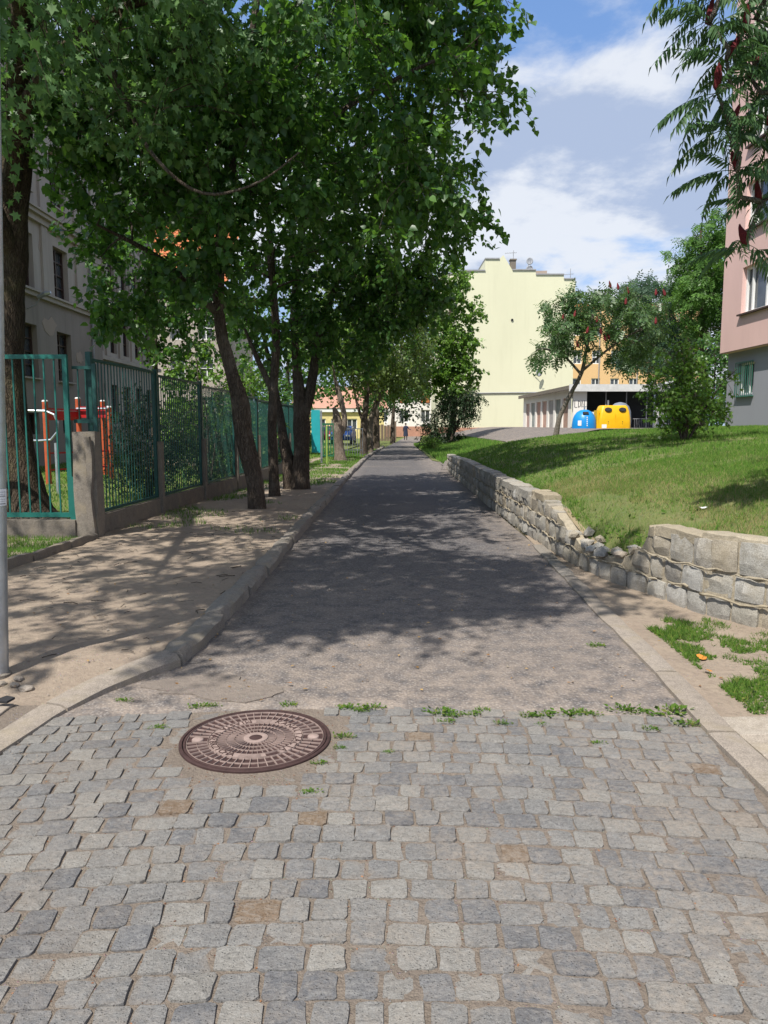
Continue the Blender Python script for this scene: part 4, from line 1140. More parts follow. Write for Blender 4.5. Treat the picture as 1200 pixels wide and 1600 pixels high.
tF = make_tree('pollarded_tree', 'pale sunlit pollarded trunk with a broken stub top', 'tree',
    [[(-1.86, 32.6, 0, .26), (-1.93, 32.6, .5, .22), (-1.98, 32.6, 1.0, .215), (-2.0, 32.6, 1.45, .25), (-2.02, 32.6, 1.8, .2), (-2.08, 32.6, 2.1, .13), (-2.16, 32.6, 2.3, .07)],
     [(-1.92, 32.6, 1.1, .14), (-1.72, 32.6, 1.5, .13), (-1.70, 32.6, 1.95, .11), (-1.82, 32.6, 2.5, .12), (-1.95, 32.6, 3.0, .11), (-2.1, 32.6, 3.6, .06), (-2.2, 32.5, 4.6, .03)]],
    [(-2.3, 32.4, 5.2, 2.0, 2.0, 1.7), (-1.2, 32.4, 6.5, 2.0, 2.0, 2.4)], 'heart', m_light, m_barkp, 90, 46, .15, .6, .35, 17)
tG = make_tree('linden_tree', 'dark forked trunk beside the lane past the pollarded tree', 'tree',
    [[(-1.08, 39.6, 0, .2), (-1.06, 39.6, .8, .18), (-1.04, 39.6, 1.6, .18), (-.95, 39.6, 2.4, .14), (-.86, 39.6, 3.2, .12), (-.7, 39.5, 5, .09), (-.5, 39.3, 8, .04)],
     [(-1.06, 39.6, 1.7, .1), (-1.3, 39.6, 2.3, .08), (-1.5, 39.6, 3.1, .06), (-1.8, 39.5, 4.6, .03)]],
    [(-.8, 39.0, 7.0, 3.4, 3.2, 3.4), (-.2, 39.0, 4.6, 2.2, 2.0, 1.2)], 'heart', m_olive, m_bark, 190, 52, .15, .65, .65, 19)
tH = make_tree('linden_tree', 'sunlit furrowed trunk with pale spreading boughs beside the dark forked one', 'tree',
    [[(-.78, 42.2, 0, .2), (-.79, 42.2, .8, .17), (-.80, 42.2, 1.5, .17), (-.72, 42.2, 2.0, .13), (-.5, 42.2, 2.5, .10), (-.2, 42.2, 3.1, .07), (.2, 42, 4.6, .03)],
     [(-.78, 42.2, 1.6, .09), (-.55, 42.2, 2.6, .06), (-.25, 42.2, 3.4, .05), (0, 42, 5.0, .03)]],
    [(.2, 42.0, 6.2, 2.6, 2.6, 2.9), (.6, 42.0, 4.2, 1.9, 2.0, 1.0)], 'heart', m_olive, m_barkp, 150, 48, .15, .65, .6, 23)
tI = make_tree('linden_tree', 'dark shaded trunk further along the verge of the lane', 'tree',
    [[(-.55, 50, 0, .28), (-.55, 50, 1.2, .24), (-.5, 50, 2.4, .2), (-.4, 50, 4, .14), (-.2, 50, 7, .06)]],
    [(.2, 50, 6.2, 3.0, 3, 3.6), (1.0, 50, 3.8, 1.7, 1.6, .9)], 'heart', m_linden, m_bark, 130, 44, .17, .75, .5, 29)
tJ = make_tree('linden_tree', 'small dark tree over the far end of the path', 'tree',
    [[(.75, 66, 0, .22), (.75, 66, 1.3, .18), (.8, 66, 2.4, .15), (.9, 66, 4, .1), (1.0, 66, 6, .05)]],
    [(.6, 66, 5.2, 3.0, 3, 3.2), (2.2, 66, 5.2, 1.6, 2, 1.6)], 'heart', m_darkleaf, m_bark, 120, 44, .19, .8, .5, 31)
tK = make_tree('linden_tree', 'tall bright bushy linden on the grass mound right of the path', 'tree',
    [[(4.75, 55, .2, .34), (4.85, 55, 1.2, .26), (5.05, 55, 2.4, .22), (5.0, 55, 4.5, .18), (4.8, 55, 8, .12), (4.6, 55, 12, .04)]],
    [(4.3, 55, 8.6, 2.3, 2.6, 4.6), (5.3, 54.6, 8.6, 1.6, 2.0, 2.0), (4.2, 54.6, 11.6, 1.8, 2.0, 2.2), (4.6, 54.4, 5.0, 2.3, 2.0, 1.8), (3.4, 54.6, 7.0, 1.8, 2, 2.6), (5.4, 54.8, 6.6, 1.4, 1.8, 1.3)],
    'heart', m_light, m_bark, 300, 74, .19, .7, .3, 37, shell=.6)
tL = make_tree('weeping_shrub', 'dark straggly shrub with hanging sprays at the foot of the bushy linden', 'shrub',
    [[(3.7, 53, .2, .10), (3.6, 53, 1.0, .08), (3.5, 53, 2.2, .04)], [(4.6, 53.2, .2, .12), (5.2, 53.2, 1.8, .09), (5.9, 53.2, 3.4, .05), (6.7, 53.2, 4.3, .02)]],
    [(4.2, 53, 1.5, 1.35, 1.2, 1.5), (3.2, 53, 1.0, .8, .9, .9), (5.0, 53, 3.0, 1.2, 1.2, 1.1), (6.1, 53, 3.6, .75, .7, .7), (5.9, 53, 2.7, .5, .5, .6)],
    'oval', m_darkleaf, m_bark, 170, 66, .15, .55, .8, 41, flare=.1)

# ------------------------------------------------------------------ sumacs, shrubs and other plants on the right
def frond_mesh(rs, L=0.5, pairs=11, droop=.5):
    mb = MB(); path = []
    for i in range(9):
        u = i / 8; path.append(Vector((0, L * u * (1 - .10 * u * droop), L * (.22 * u - droop * .55 * u * u))))
    mb.tube(path, [lerp(.0035, .0012, i / 8) for i in range(9)], 4, False)
    def at(u):
        k = min(7, int(u * 8)); return path[k].lerp(path[k + 1], u * 8 - k), (path[k + 1] - path[k]).normalized()
    def leaflet(b, d, n, l):
        w = l * .145; s = d.cross(n).normalized()
        mb.add([b, b + d * l * .35 + s * w + n * .006, b + d * l + n * -.012, b + d * l * .35 - s * w + n * .006, b + d * l * .45 - n * .003],
               [(0, 4, 1), (1, 4, 2), (0, 3, 4), (3, 2, 4)])
    for i in range(pairs):
        u = .20 + .78 * i / pairs; p, t = at(u)
        l = L * .225 * (1 - .55 * (abs(u - .5) * 1.6) ** 2) * rs.uniform(.88, 1.1)
        for sd in (-1, 1):
            side = Vector((sd, 0, 0))
            d = (side * .62 + t * rs.uniform(.38, .55) + Vector((0, 0, -1)) * rs.uniform(.35, .95)).normalized()
            n = (Vector((0, 0, 1)) + side * .8).normalized()
            leaflet(p, d, n, l)
    p, t = at(.999); leaflet(p, (t + Vector((0, 0, -.3))).normalized(), Vector((0, .3, 1)).normalized(), L * .17)
    return mb.mesh('frond', m_sumac)
def cone_mesh(mat):
    rs = random.Random(4); mb = MB(); n = 9
    prof = [(.006, 0), (.022, .02), (.028, .06), (.024, .11), (.014, .155), (.004, .185)]
    V = []
    for r, z in prof:
        for j in range(n):
            k = rs.uniform(.75, 1.25); V.append((r * k * math.cos(6.283 * j / n), r * k * math.sin(6.283 * j / n), z + rs.uniform(-.006, .006)))
    F = [(i * n + j, i * n + (j + 1) % n, (i + 1) * n + (j + 1) % n, (i + 1) * n + j) for i in range(5) for j in range(n)] + [tuple(range(n))[::-1], tuple(5 * n + j for j in range(n))]
    mb.add(V, F); return mb.mesh('fruit_cone', mat)
m_cone = plain('sumac_fruit', (0.125, 0.012, 0.016), 0.9, 0, 0.35, 60, 0.8)
m_autumn = plain('orange_leaf', (0.52, 0.20, 0.03), 0.6, 0, 0.2)
def build_sumac():
    rs = random.Random(31)
    base = Vector((4.55, 7.6, hgt(4.55, 7.6)))
    t = thing('sumac_tree', 'near staghorn sumac with long drooping fronds and dark red fruit cones', 'tree', base)
    mb = MB()
    trunk_mesh(mb, [(0, 0, -.1, .09), (.02, -.1, .6, .075), (-.05, -.3, 1.3, .07), (-.2, -.6, 2.0, .06), (-.5, -.9, 2.7, .045), (-.7, -1.0, 3.3, .03)], 10, .1, 3)
    mb.build('trunk', m_barks, t, auto=1.0)
    hubs = [(2.22, 5.65, 4.72), (2.3, 5.7, 4.38), (2.42, 5.8, 3.95), (2.36, 5.7, 4.55), (2.46, 5.75, 4.15), (2.55, 5.9, 3.72), (2.66, 5.95, 3.45), (2.62, 5.6, 4.8), (2.8, 5.8, 3.7), (3.0, 5.8, 4.4), (2.74, 6.0, 4.15), (2.72, 5.9, 4.5), (3.0, 6.1, 4.75), (2.95, 5.9, 4.0), (3.12, 6.1, 4.25), (2.58, 5.7, 4.3), (3.2, 6.2, 4.5), (3.05, 6.0, 3.6), (2.98, 6.2, 3.3), (2.92, 6.3, 2.98),
            (3.25, 6.0, 3.85), (2.9, 6.2, 4.95), (3.4, 6.6, 4.2), (3.45, 6.3, 3.5), (3.8, 6.8, 4.6), (3.9, 6.5, 3.8), (4.2, 6.2, 4.3), (4.4, 7.0, 4.5), (5.0, 7.2, 4.2), (4.9, 6.4, 3.8), (3.7, 7.4, 4.9), (3.2, 5.3, 4.4), (3.9, 5.5, 4.6), (4.6, 8.2, 4.6)]
    fr = [frond_mesh(rs, .46 + .05 * rs.random(), rs.choice((9, 10, 11, 12)), d) for d in (.5, .75, 1.0, 1.25, 1.5, .9, .65, 1.1, 1.35, .85)]
    br = MB(); nodes = [Vector(p) for p in ((-.2, -.6, 2.0), (-.5, -.9, 2.7), (-.7, -1.0, 3.3))]
    cn = cone_mesh(m_cone)
    for h in sorted(hubs, key=lambda h: (Vector(h) - base - Vector((-.4, -.9, 2.6))).length):
        hl = Vector(h) - base
        a = min(nodes, key=lambda q: (q - hl).length + max(0, q.z - hl.z + .1))
        mid = a.lerp(hl, .5) + Vector((rs.uniform(-.08, .08), rs.uniform(-.08, .08), -.06))
        br.tube([a, a.lerp(mid, .5), mid, mid.lerp(hl, .6) , hl], [.022, .02, .017, .014, .010], 6)
        nodes += [mid, hl]
        k = rs.randint(7, 8); a0 = rs.uniform(0, 6.28)
        for i in range(k):
            o = link(bpy.data.objects.new('frond', rs.choice(fr)), t)
            o.location = hl + Vector((0, 0, rs.uniform(-.06, .03)))
            o.rotation_euler = (rs.uniform(-.6, .5), rs.uniform(-.55, .55), a0 + 6.283 * i / k + rs.uniform(-.3, .3))
            sc = rs.uniform(.85, 1.12); o.scale = (sc, sc, sc)
        if rs.random() < .85:
            for q in range(rs.choice((1, 1, 2))):
                o = link(bpy.data.objects.new('fruit_cone', cn), t); o.location = hl + Vector((rs.uniform(-.04, .04), rs.uniform(-.04, .04), .0)); o.rotation_euler = (rs.uniform(-.35, .35), rs.uniform(-.35, .35), rs.uniform(0, 6)); sc = rs.uniform(.75, 1.05); o.scale = (sc, sc, sc)
    tag(br.build('boughs', m_barks, t, True), None, None, None, 'stuff')
    lf = fr[0].copy(); lf.materials.clear(); lf.materials.append(m_autumn)
build_sumac()
def build_sumac2():
    rs = random.Random(8)
    x, y = 5.85, 26.0; z = hgt(x, y)
    t = make_tree('sumac_tree', 'broad spreading sumac with a bare leaning trunk on the crest of the lawn', 'tree',
        [[(x, y, z - .1, .10), (x + .15, y, z + .7, .082), (x + .5, y, z + 1.5, .072), (x + .85, y, z + 2.2, .064), (x + 1.0, y, z + 3.0, .052), (x + 1.2, y, z + 4.2, .04)],
         [(x + .85, y, z + 2.15, .05), (x + .2, y, z + 2.8, .036), (x - .5, y - .2, z + 3.0, .03)], [(x + .9, y, z + 2.3, .05), (x + 2.0, y, z + 3.2, .036), (x + 2.9, y, z + 3.7, .03)], [(x + 1.1, y, z + 2.9, .06), (x + .6, y, z + 4.0, .04), (x + .2, y, z + 4.6, .03)]],
        [(x + 1.3, y, z + 4.25, 1.7, 1.5, .85), (x - .05, y, z + 3.0, .75, .8, .7), (x + 2.5, y, z + 3.9, 1.0, 1.1, 1.0), (x + .5, y, z + 3.6, 1.0, 1.1, .8), (x + 2.5, y, z + 2.9, .7, .7, .45)],
        'spray', m_sumacpale, m_barks, 100, 17, .42, .36, .45, 43, flare=.15, shell=.5, twigs=4)
    cn = cone_mesh(m_cone)
    for i in range(16):
        o = link(bpy.data.objects.new('fruit_cone', cn), t); o.location = (rs.uniform(-.2, 3.2), rs.uniform(-1.5, -.5), rs.uniform(2.8, 5.2)); o.scale = (1.5, 1.5, 1.3); o.rotation_euler = (rs.uniform(-.3, .3), rs.uniform(-.3, .3), 0)
build_sumac2()
bz = hgt(6.3, 15)
tM = make_tree('maple_bush', 'light green young maple bush with many stems at the top of the lawn', 'bush',
    [[(6.3, 15, bz, .035), (6.25, 15, bz + .5, .028), (6.1, 15, bz + 1.1, .018), (6.0, 15, bz + 1.6, .01)], [(6.35, 15.05, bz, .035), (6.4, 15, bz + .5, .028), (6.5, 15, bz + 1.0, .015)], [(6.25, 14.95, bz, .03), (6.05, 14.9, bz + .4, .02), (5.8, 14.9, bz + .8, .012)], [(6.4, 15, bz, .03), (6.7, 15, bz + .6, .02), (7.0, 15, bz + 1.1, .012), (7.35, 15, bz + 1.45, .006)], [(6.32, 15, bz, .03), (6.3, 14.9, bz + .6, .022), (6.3, 14.9, bz + 1.3, .012)]],
    [(6.2, 15, bz + .62, .66, .65, .45), (5.95, 15, bz + 1.35, .50, .5, .5), (6.5, 15, bz + 1.15, .48, .5, .45), (5.75, 14.9, bz + .95, .4, .4, .4), (6.75, 15, bz + .7, .38, .4, .4), (7.15, 15, bz + 1.3, .22, .2, .12), (6.3, 15, bz + 1.75, .3, .3, .28)],
    'maple', m_light, m_bark, 95, 38, .085, .26, .4, 47, flare=0, shell=.35)
tM.location = (5.93, 15, hgt(5.93, 15) + .01); tM.scale = (.93, .93, .95)
make_tree('tree_of_heaven', 'tall feathery bright green tree rising behind the pink block', 'tree',
    [[(17.6, 42, 1.2, .25), (17.5, 42, 4, .2), (17.3, 42, 8, .12), (17.0, 42, 12, .05)]],
    [(17.2, 42, 10.4, 1.9, 2.0, 1.9), (18.4, 42, 9.4, 1.8, 2, 2.4), (18.2, 42, 12.2, 1.4, 1.6, 1.3), (16.8, 41.6, 8.4, 1.3, 1.6, 1.2), (18, 41.6, 7, 1.7, 1.8, 1.2)], 'spray', m_ailanthus, m_bark, 170, 24, .62, .6, .5, 53, shell=.5)
make_tree('ash_tree', 'hazy blue green tree filling the gap behind the spreading sumac', 'tree',
    [[(18.5, 46, 1.2, .22), (18.1, 46, 3.4, .18), (17.0, 46, 6, .13), (16, 46, 8.6, .06)]],
    [(16.0, 46, 8.6, 2.2, 2.2, 2.0), (14.8, 46, 8.9, 1.4, 1.6, 1.2), (16.4, 46, 6.2, 2.0, 2, 1.9), (17.6, 46, 6.0, 1.6, 2, 2.2), (13.4, 45.6, 5.6, 1.3, 1.0, .5), (14.8, 45.6, 5.9, 1.1, 1.0, .6)], 'spray', m_bluegreen, m_bark, 170, 24, .6, .65, .4, 59, shell=.45)
def shrub(name, label, x, y, h, r, leaf, mat, n, per, size, seed, rc=.35, droop=.3):
    z = hgt(x, y)
    return make_tree(name, label, 'shrub', [[(x, y, z, .05), (x + .05, y, z + h * .5, .035), (x, y, z + h * .85, .015)], [(x + .08, y, z, .04), (x + .3 * r, y, z + h * .5, .02)]],
        [(x, y, z + h * .5, r, r, h * .48), (x, y, z + h * .3, r * 1.1, r * 1.1, h * .25)], leaf, mat, m_bark, n, per, size, rc, droop, seed, flare=0, shell=.45)
shrub('evergreen_shrub', 'dark dense evergreen shrub pressed behind the second fence panel', -5.1, 16.2, 2.3, .75, 'oval', m_darkleaf, 90, 70, .07, 61)
shrub('evergreen_shrub', 'dark evergreen shrub showing between the hollow linden and the fence', -4.6, 19.6, 2.6, .9, 'oval', m_darkleaf, 90, 60, .08, 62)
shrub('leafy_shrub', 'bright leafy shrub behind the fence between the trunks', -4.3, 23.6, 3.4, 1.1, 'heart', m_light, 90, 50, .10, 63)
shrub('leafy_shrub', 'tall green shrub behind the fence near the turquoise board', -4.2, 27.6, 3.6, 1.2, 'heart', m_linden, 90, 50, .11, 64)
shrub('leafy_shrub', 'low round shrub at the end of the grass mound by the path', 2.9, 46, .9, .55, 'oval', m_light, 40, 50, .09, 65)
shrub('leafy_shrub', 'loose shrub in the school yard in front of the far wing', -9.0, 34, 3.0, 1.5, 'heart', m_darkleaf, 70, 40, .14, 66, .5)
shrub('leafy_shrub', 'pale green shrub by the far corner of the school', -9.5, 48, 4.2, 1.8, 'heart', m_light, 70, 40, .17, 67, .6)
shrub('leafy_shrub', 'deep green shrub filling the yard behind the pollarded tree', -5.2, 40, 4.0, 1.6, 'heart', m_linden, 70, 40, .16, 68, .6)
make_tree('linden_tree', 'dark mass of linden closing the view beyond the school yard', 'tree', [[(-7.5, 58, 0, .3), (-7.4, 58, 3, .22), (-7.2, 58, 7, .1)]], [(-7.2, 58, 8, 4.4, 4, 4.8), (-4.2, 56, 7, 2.6, 3, 4)], 'heart', m_linden, m_bark, 170, 44, .24, 1.0, .4, 69)
shrub('leafy_shrub', 'light green tall shrub behind the fence left of the hollow trunk', -6.1, 25.0, 4.4, 1.15, 'heart', m_light, 100, 46, .11, 72, .4)
shrub('leafy_shrub', 'dark green shrub between the young maple bush and the grey base of the pink block', 14.2, 33.0, 4.2, 1.5, 'heart', m_linden, 90, 44, .13, 73, .5)
shrub('leafy_shrub', 'dark green shrub behind the corner of the pink block further along the drive', 15.2, 36.5, 4.6, 1.5, 'heart', m_darkleaf, 80, 44, .14, 74, .5)
# two small yard trees whose crowns stand in front of the school wall
make_tree('ash_tree', 'slim yard tree screening the school wall behind the long fence', 'tree', [[(-8.2, 27, 0, .14), (-8.1, 27, 2.5, .11), (-8.0, 27, 5, .06)]], [(-8.0, 27, 7.4, 2.4, 2.2, 2.4), (-7.0, 27, 5.2, 1.6, 1.5, 2.3, 1.3)], 'heart', m_linden, m_bark, 170, 46, .16, .6, .5, 71)

# ------------------------------------------------------------------ grass and small growth
def blades(name, pts, h, w, mat, label, lean=.45, seed=1, parent=None):
    """pts (N,3); h, w arrays"""
    rg = np.random.default_rng(seed); n = len(pts)
    a = rg.uniform(0, 2 * np.pi, n); b = rg.uniform(0, 2 * np.pi, n)
    sx, sy = np.cos(a) * w / 2, np.sin(a) * w / 2
    le = rg.uniform(.1, 1.0, n) * lean * h
    V = np.empty((n, 3, 3), dtype=np.float32)
    V[:, 0] = pts + np.stack([sx, sy, np.zeros(n)], 1); V[:, 1] = pts - np.stack([sx, sy, np.zeros(n)], 1)
    V[:, 2] = pts + np.stack([np.cos(b) * le, np.sin(b) * le, h], 1)
    me = np_mesh(name, V.reshape(-1, 3), np.arange(3 * n).reshape(n, 3), mat)
    return tag(link(bpy.data.objects.new(name, me), parent), label, None, None, 'stuff')
def scatter(n, x0, x1, y0, y1, ok, seed):
    rg = random.Random(seed); out = []
    while n > 0:
        n -= 1
        x, y = rg.uniform(x0, x1), y0 + (y1 - y0) * rg.random()
        if ok(x, y, rg): out.append((x, y, hgt(x, y)))
    return np.array(out)
def build_grass():
    rg = np.random.default_rng(3)
    def lawn_ok(x, y, r):
        if x < wallx(y) + .22: return False
        if x > .52 * y + 1.8: return False
        bare = fbm(x, y, 1.1, 3, 8)
        d = wdist(x, y)
        if 6.85 < y < 9.7 and d < .75 + .25 * bare: return r.random() < .16
        if d < 1.3 and bare + (1.3 - d) * .32 > .26: return r.random() < .55
        return r.random() < (1.0 if bare < .3 else .55)
    P = scatter(190000, 2.2, 7.5, 4.7, 11.5, lawn_ok, 1)
    d = np.array([wdist(p[0], p[1]) for p in P]); dry = rg.random(len(P)) < np.clip(.95 - d * .42, .06, .9)
    dist = np.linalg.norm(P[:, :2], axis=1)
    for nm, sel, mat, lab in (('grass', ~dry, m_lawn, 'short green lawn grass on the bank'), ('dry_grass', dry, m_lawnd, 'sun dried thin grass behind the stone wall')):
        Q = P[sel]; n = len(Q); blades(nm, Q, rg.uniform(.02, .055, n) * (1 + .5 * (rg.random(n) > .93)), rg.uniform(.0045, .008, n), mat, lab, .9, 5)
    P = scatter(130000, 2.1, 16, 11.3, 27.5, lambda x, y, r: x > wallx(y) + .2 and x < .53 * y + 1.5 and r.random() < 1.2 - y / 40 and fbm(x, y, .8, 3, 8) < .36, 2)
    n = len(P); blades('far_grass', P, rg.uniform(.03, .075, n), rg.uniform(.010, .018, n) * (P[:, 1] / 14), m_lawn, 'lawn grass rising to the crest', .8, 6)
    P = scatter(26000, 2.1, 6.4, 30, 60, lambda x, y, r: 2.35 < x < interp([(30, 2.6), (33, 3.2), (40, 6.2), (60, 6.2)], y), 3)
    n = len(P); blades('mound_grass', P, rg.uniform(.08, .22, n), rg.uniform(.03, .06, n), m_lawn, 'grass on the mound between path and drive', .8, 7)
    P = scatter(60000, -14, -3, 10.3, 50, lambda x, y, r: x < fencex(y) - .3 and r.random() < 1.1 - y / 60, 4)
    n = len(P); blades('yard_grass', P, rg.uniform(.04, .10, n), rg.uniform(.012, .03, n) * (P[:, 1] / 14), m_lawn, 'playground grass behind the fence', .8, 8)
    def verge_ok(x, y, r):
        if not (fencex(y) + .1 < x < kerbx(y) - .2): return False
        g = fbm(x, y, .8, 3, 3) + (.55 if y > 17 else .0) * sst(y, 16, 20) - .25 + .35 * sst(fencex(y) + .9 - x, 0, .6) * sst(y, 11, 13)
        return g > 0.12 and r.random() < g * 2.5
    P = scatter(60000, -4, 0, 10, 48, verge_ok, 5)
    n = len(P); blades('verge_grass', P, rg.uniform(.03, .09, n), rg.uniform(.008, .016, n) * (P[:, 1] / 14), m_lawn, 'patchy grass on the shaded verge between the trunks', .8, 9)
    P = scatter(9000, -5.4, -3.9, 7.2, 9.8, lambda x, y, r: r.random() < .9, 6)
    n = len(P); blades('fence_grass', P, rg.uniform(.03, .08, n), rg.uniform(.006, .010, n), m_lawn, 'grass between the sunken edging and the corner fence', .8, 10)
    # creeping weeds and grass on the dusty corner by the wall
    def patch(x, y, r):
        if x < interp([(3.9, 1.98), (4.5, 2.0), (5.9, 2.02)], y) or x > wallx(max(4.35, y)) - .10: return False
        k = fbm(x, y, 2.4, 4, 12) * .8 + .5 * fbm(x, y, 6, 2, 3) + .20 - .9 * sst(y, 5.45, 6.1) - .35 * sst(wallx(max(4.35, y)) - x, .32, .1) * 0 + .3 * sst(x, 2.2, 3.0) * sst(5.1, y, 4)
        return k > .06 and r.random() < min(1, .25 + k * 2.5)
    P = scatter(44000, 1.95, 3.7, 3.9, 6.1, patch, 7)
    n = len(P); blades('weeds', P, rg.uniform(.015, .055, n), rg.uniform(.006, .013, n), m_weed, 'low weeds and grass on the dusty corner by the stone wall', 1.2, 11)
    Q = P[::3]; n = len(Q)
    lm = leaf_mesh('creeping_weeds', 'oval', Q + np.array([0, 0, .012]), np.stack([rg.normal(size=n), rg.normal(size=n), rg.uniform(-.1, .6, n)], 1), np.stack([rg.normal(size=n) * .4, rg.normal(size=n) * .4, np.ones(n)], 1), rg.uniform(.014, .036, n), m_weed)
    tag(link(bpy.data.objects.new('creeping_weeds', lm)), 'tiny broad leaved weeds creeping over the dusty corner', None, None, 'stuff')
build_grass()
def build_ragged():
    rg = np.random.default_rng(44)
    P = []
    for i in range(900):
        y = 6.9 + 19 * rg.random() ** 1.4 if rg.random() < .8 else rg.uniform(4.6, 6.9); x = wallx(y) + rg.uniform(.17, .34) + .1 * rg.random()
        for k in range(int(rg.integers(4, 9))): P.append((x + rg.normal() * .03, y + rg.normal() * .03, hgt(x, y) - .005))
    for i in range(650):
        y = 5.6 + 16 * rg.random(); x = wallx(y) + .3 + (min(.5 * y + 1, 9) - wallx(y)) * rg.random()
        if x < wallx(y) + .2: continue
        for k in range(int(rg.integers(6, 14))): P.append((x + rg.normal() * .035, y + rg.normal() * .035, hgt(x, y) - .005))
    P = np.array(P); n = len(P)
    blades('tall_grass', P, rg.uniform(.05, .15, n), rg.uniform(.004, .009, n) * np.clip(P[:, 1] / 9, .8, 2), m_lawn, 'taller ragged tufts of grass along the wall top and over the lawn', 1.0, 45)
    Q = P[::5]; m = len(Q)
    lm = leaf_mesh('lawn_weeds', 'oval', Q + np.array([0, 0, .01]), np.stack([rg.normal(size=m), rg.normal(size=m), rg.uniform(0, .7, m)], 1), np.stack([rg.normal(size=m) * .4, rg.normal(size=m) * .4, np.ones(m)], 1), rg.uniform(.03, .07, m), m_weed)
    tag(link(bpy.data.objects.new('lawn_weeds', lm)), 'broad leaved weeds among the lawn grass', None, None, 'stuff')
build_ragged()
def build_tufts():
    rs = random.Random(17); rg = np.random.default_rng(17)
    var = []
    for v in range(6):
        n = 70; ang = rg.uniform(0, 6.28, n); r = rg.uniform(0, .055, n) ** 1.0
        P = np.stack([np.cos(ang) * r * 1.5, np.sin(ang) * r * .7, rg.uniform(0, .022, n)], 1)
        D = np.stack([np.cos(ang) + rg.normal(size=n) * .5, np.sin(ang) + rg.normal(size=n) * .5, rg.uniform(.1, 1.0, n)], 1)
        var.append(leaf_mesh('weed_tuft', 'oval', P, D, np.stack([rg.normal(size=n) * .5, rg.normal(size=n) * .5, np.ones(n)], 1), rg.uniform(.012, .030, n), m_weed))
    spots = [(-1.02, 4.03, .8), (-.95, 4.05, .6), (-1.47, 4.12, .7), (-.52, 4.05, .7), (-.19, 4.0, 1.0), (-.07, 4.01, .9), (-.13, 3.97, .6), (.30, 3.93, 1.1), (.37, 3.90, .7), (.47, 3.92, .7), (.55, 3.98, .6), (.77, 3.90, .8), (.86, 3.90, .9), (.98, 3.91, 1.0), (1.05, 3.93, .9), (1.12, 3.92, .7), (1.31, 3.97, 1.2), (1.38, 3.95, .9), (1.54, 3.92, 1.5), (1.58, 3.78, 1.0), (1.36, 3.72, .7), (.33, 3.82, .6), (.62, 3.80, .6), (.82, 3.78, .5),
             (-.20, 3.63, .7), (-.22, 3.50, .5), (-.31, 3.05, .6), (1.51, 5.18, .9), (-1.92, 4.62, .6), (-.30, 3.33, .5), (1.05, 3.55, .5), (-1.16, 3.74, .6), (.02, 3.45, .4)]
    ordn = ['first', 'second', 'third', 'fourth', 'fifth', 'sixth', 'seventh', 'eighth', 'ninth', 'tenth', 'eleventh', 'twelfth', 'thirteenth', 'fourteenth', 'fifteenth', 'sixteenth', 'seventeenth', 'eighteenth', 'nineteenth', 'twentieth', 'twenty first', 'twenty second', 'twenty third', 'twenty fourth']
    jn = sorted([q for q in spots if q[1] >= 3.85 and q[1] < 4.08]); kx = sorted([q for q in spots if q not in jn])
    for x, y, s in spots:
        if (x, y, s) in jn: lab = f'{ordn[jn.index((x, y, s))]} weed tuft from the left along the joint where setts meet asphalt'
        else: lab = f'{ordn[kx.index((x, y, s))]} from the left of the scattered weed tufts off the main joint'
        o = link(bpy.data.objects.new('weed_tuft', rs.choice(var)))
        o.location = (x, y, -.005); o.rotation_euler = (0, 0, rs.choice((0, math.pi)) + rs.uniform(-.25, .25)); o.scale = (s, s, s)
        tag(o, lab, 'weed', 'weed tufts in the joints of the paving')
    # dry leaf flakes and grit lying in joints and along edges
    n = 2600
    P = np.stack([rg.uniform(-1.9, 1.75, n), rg.uniform(1.2, 4.05, n), np.full(n, -.004)], 1)
    lm = leaf_mesh('leaf_litter', 'oval', P, np.stack([rg.normal(size=n), rg.normal(size=n), rg.normal(size=n) * .1], 1), np.stack([rg.normal(size=n) * .25, rg.normal(size=n) * .25, np.ones(n)], 1), rg.uniform(.004, .013, n), mk_leaf('dry_flake', (0.12, 0.045, 0.025), (0.28, 0.13, 0.06), (.1, .05, .02), .1))
    tag(link(bpy.data.objects.new('leaf_litter', lm)), 'reddish dry flakes caught in the joints', None, None, 'stuff')
    n = 420
    P = np.stack([rg.uniform(-2.8, 2.1, n), rg.uniform(4.1, 12, n), np.zeros(n)], 1)
    P[:, 2] = [hgt(p[0], p[1]) + .012 for p in P]
    lm = leaf_mesh('fallen_leaves', 'oval', P, np.stack([rg.normal(size=n), rg.normal(size=n), rg.normal(size=n) * .1], 1), np.stack([rg.normal(size=n) * .3, rg.normal(size=n) * .3, np.ones(n)], 1), rg.uniform(.010, .035, n), mk_leaf('fallen_yellow', (0.22, 0.11, 0.04), (0.42, 0.27, 0.10), (.2, .1, .03), .15))
    tag(link(bpy.data.objects.new('fallen_leaves', lm)), 'scattered yellow and brown fallen leaves', None, None, 'stuff')
    tw = MB(); rs3 = random.Random(12)
    for i in range(150):
        x, y = rs3.uniform(-3.8, -1.4), rs3.uniform(4.6, 13); a = rs3.uniform(0, 3.14); L = rs3.uniform(.04, .16); z = hgt(x, y) + .016
        tw.tube([(x, y, z), (x + L * .5 * math.cos(a), y + L * .5 * math.sin(a), z + .006), (x + L * math.cos(a + .2), y + L * math.sin(a + .2), z)], rs3.uniform(.0015, .004), 4, False)
    tag(tw.build('twig_litter', m_bark), 'small dry twigs strewn over the dirt verge', None, None, 'stuff')
    # grit
    n = 3000
    oct_v = np.array([(1, 0, 0), (-1, 0, 0), (0, 1, 0), (0, -1, 0), (0, 0, 1), (0, 0, -.4)], dtype=np.float32); of = np.array([(0, 2, 4), (2, 1, 4), (1, 3, 4), (3, 0, 4), (2, 0, 5), (1, 2, 5), (3, 1, 5), (0, 3, 5)])
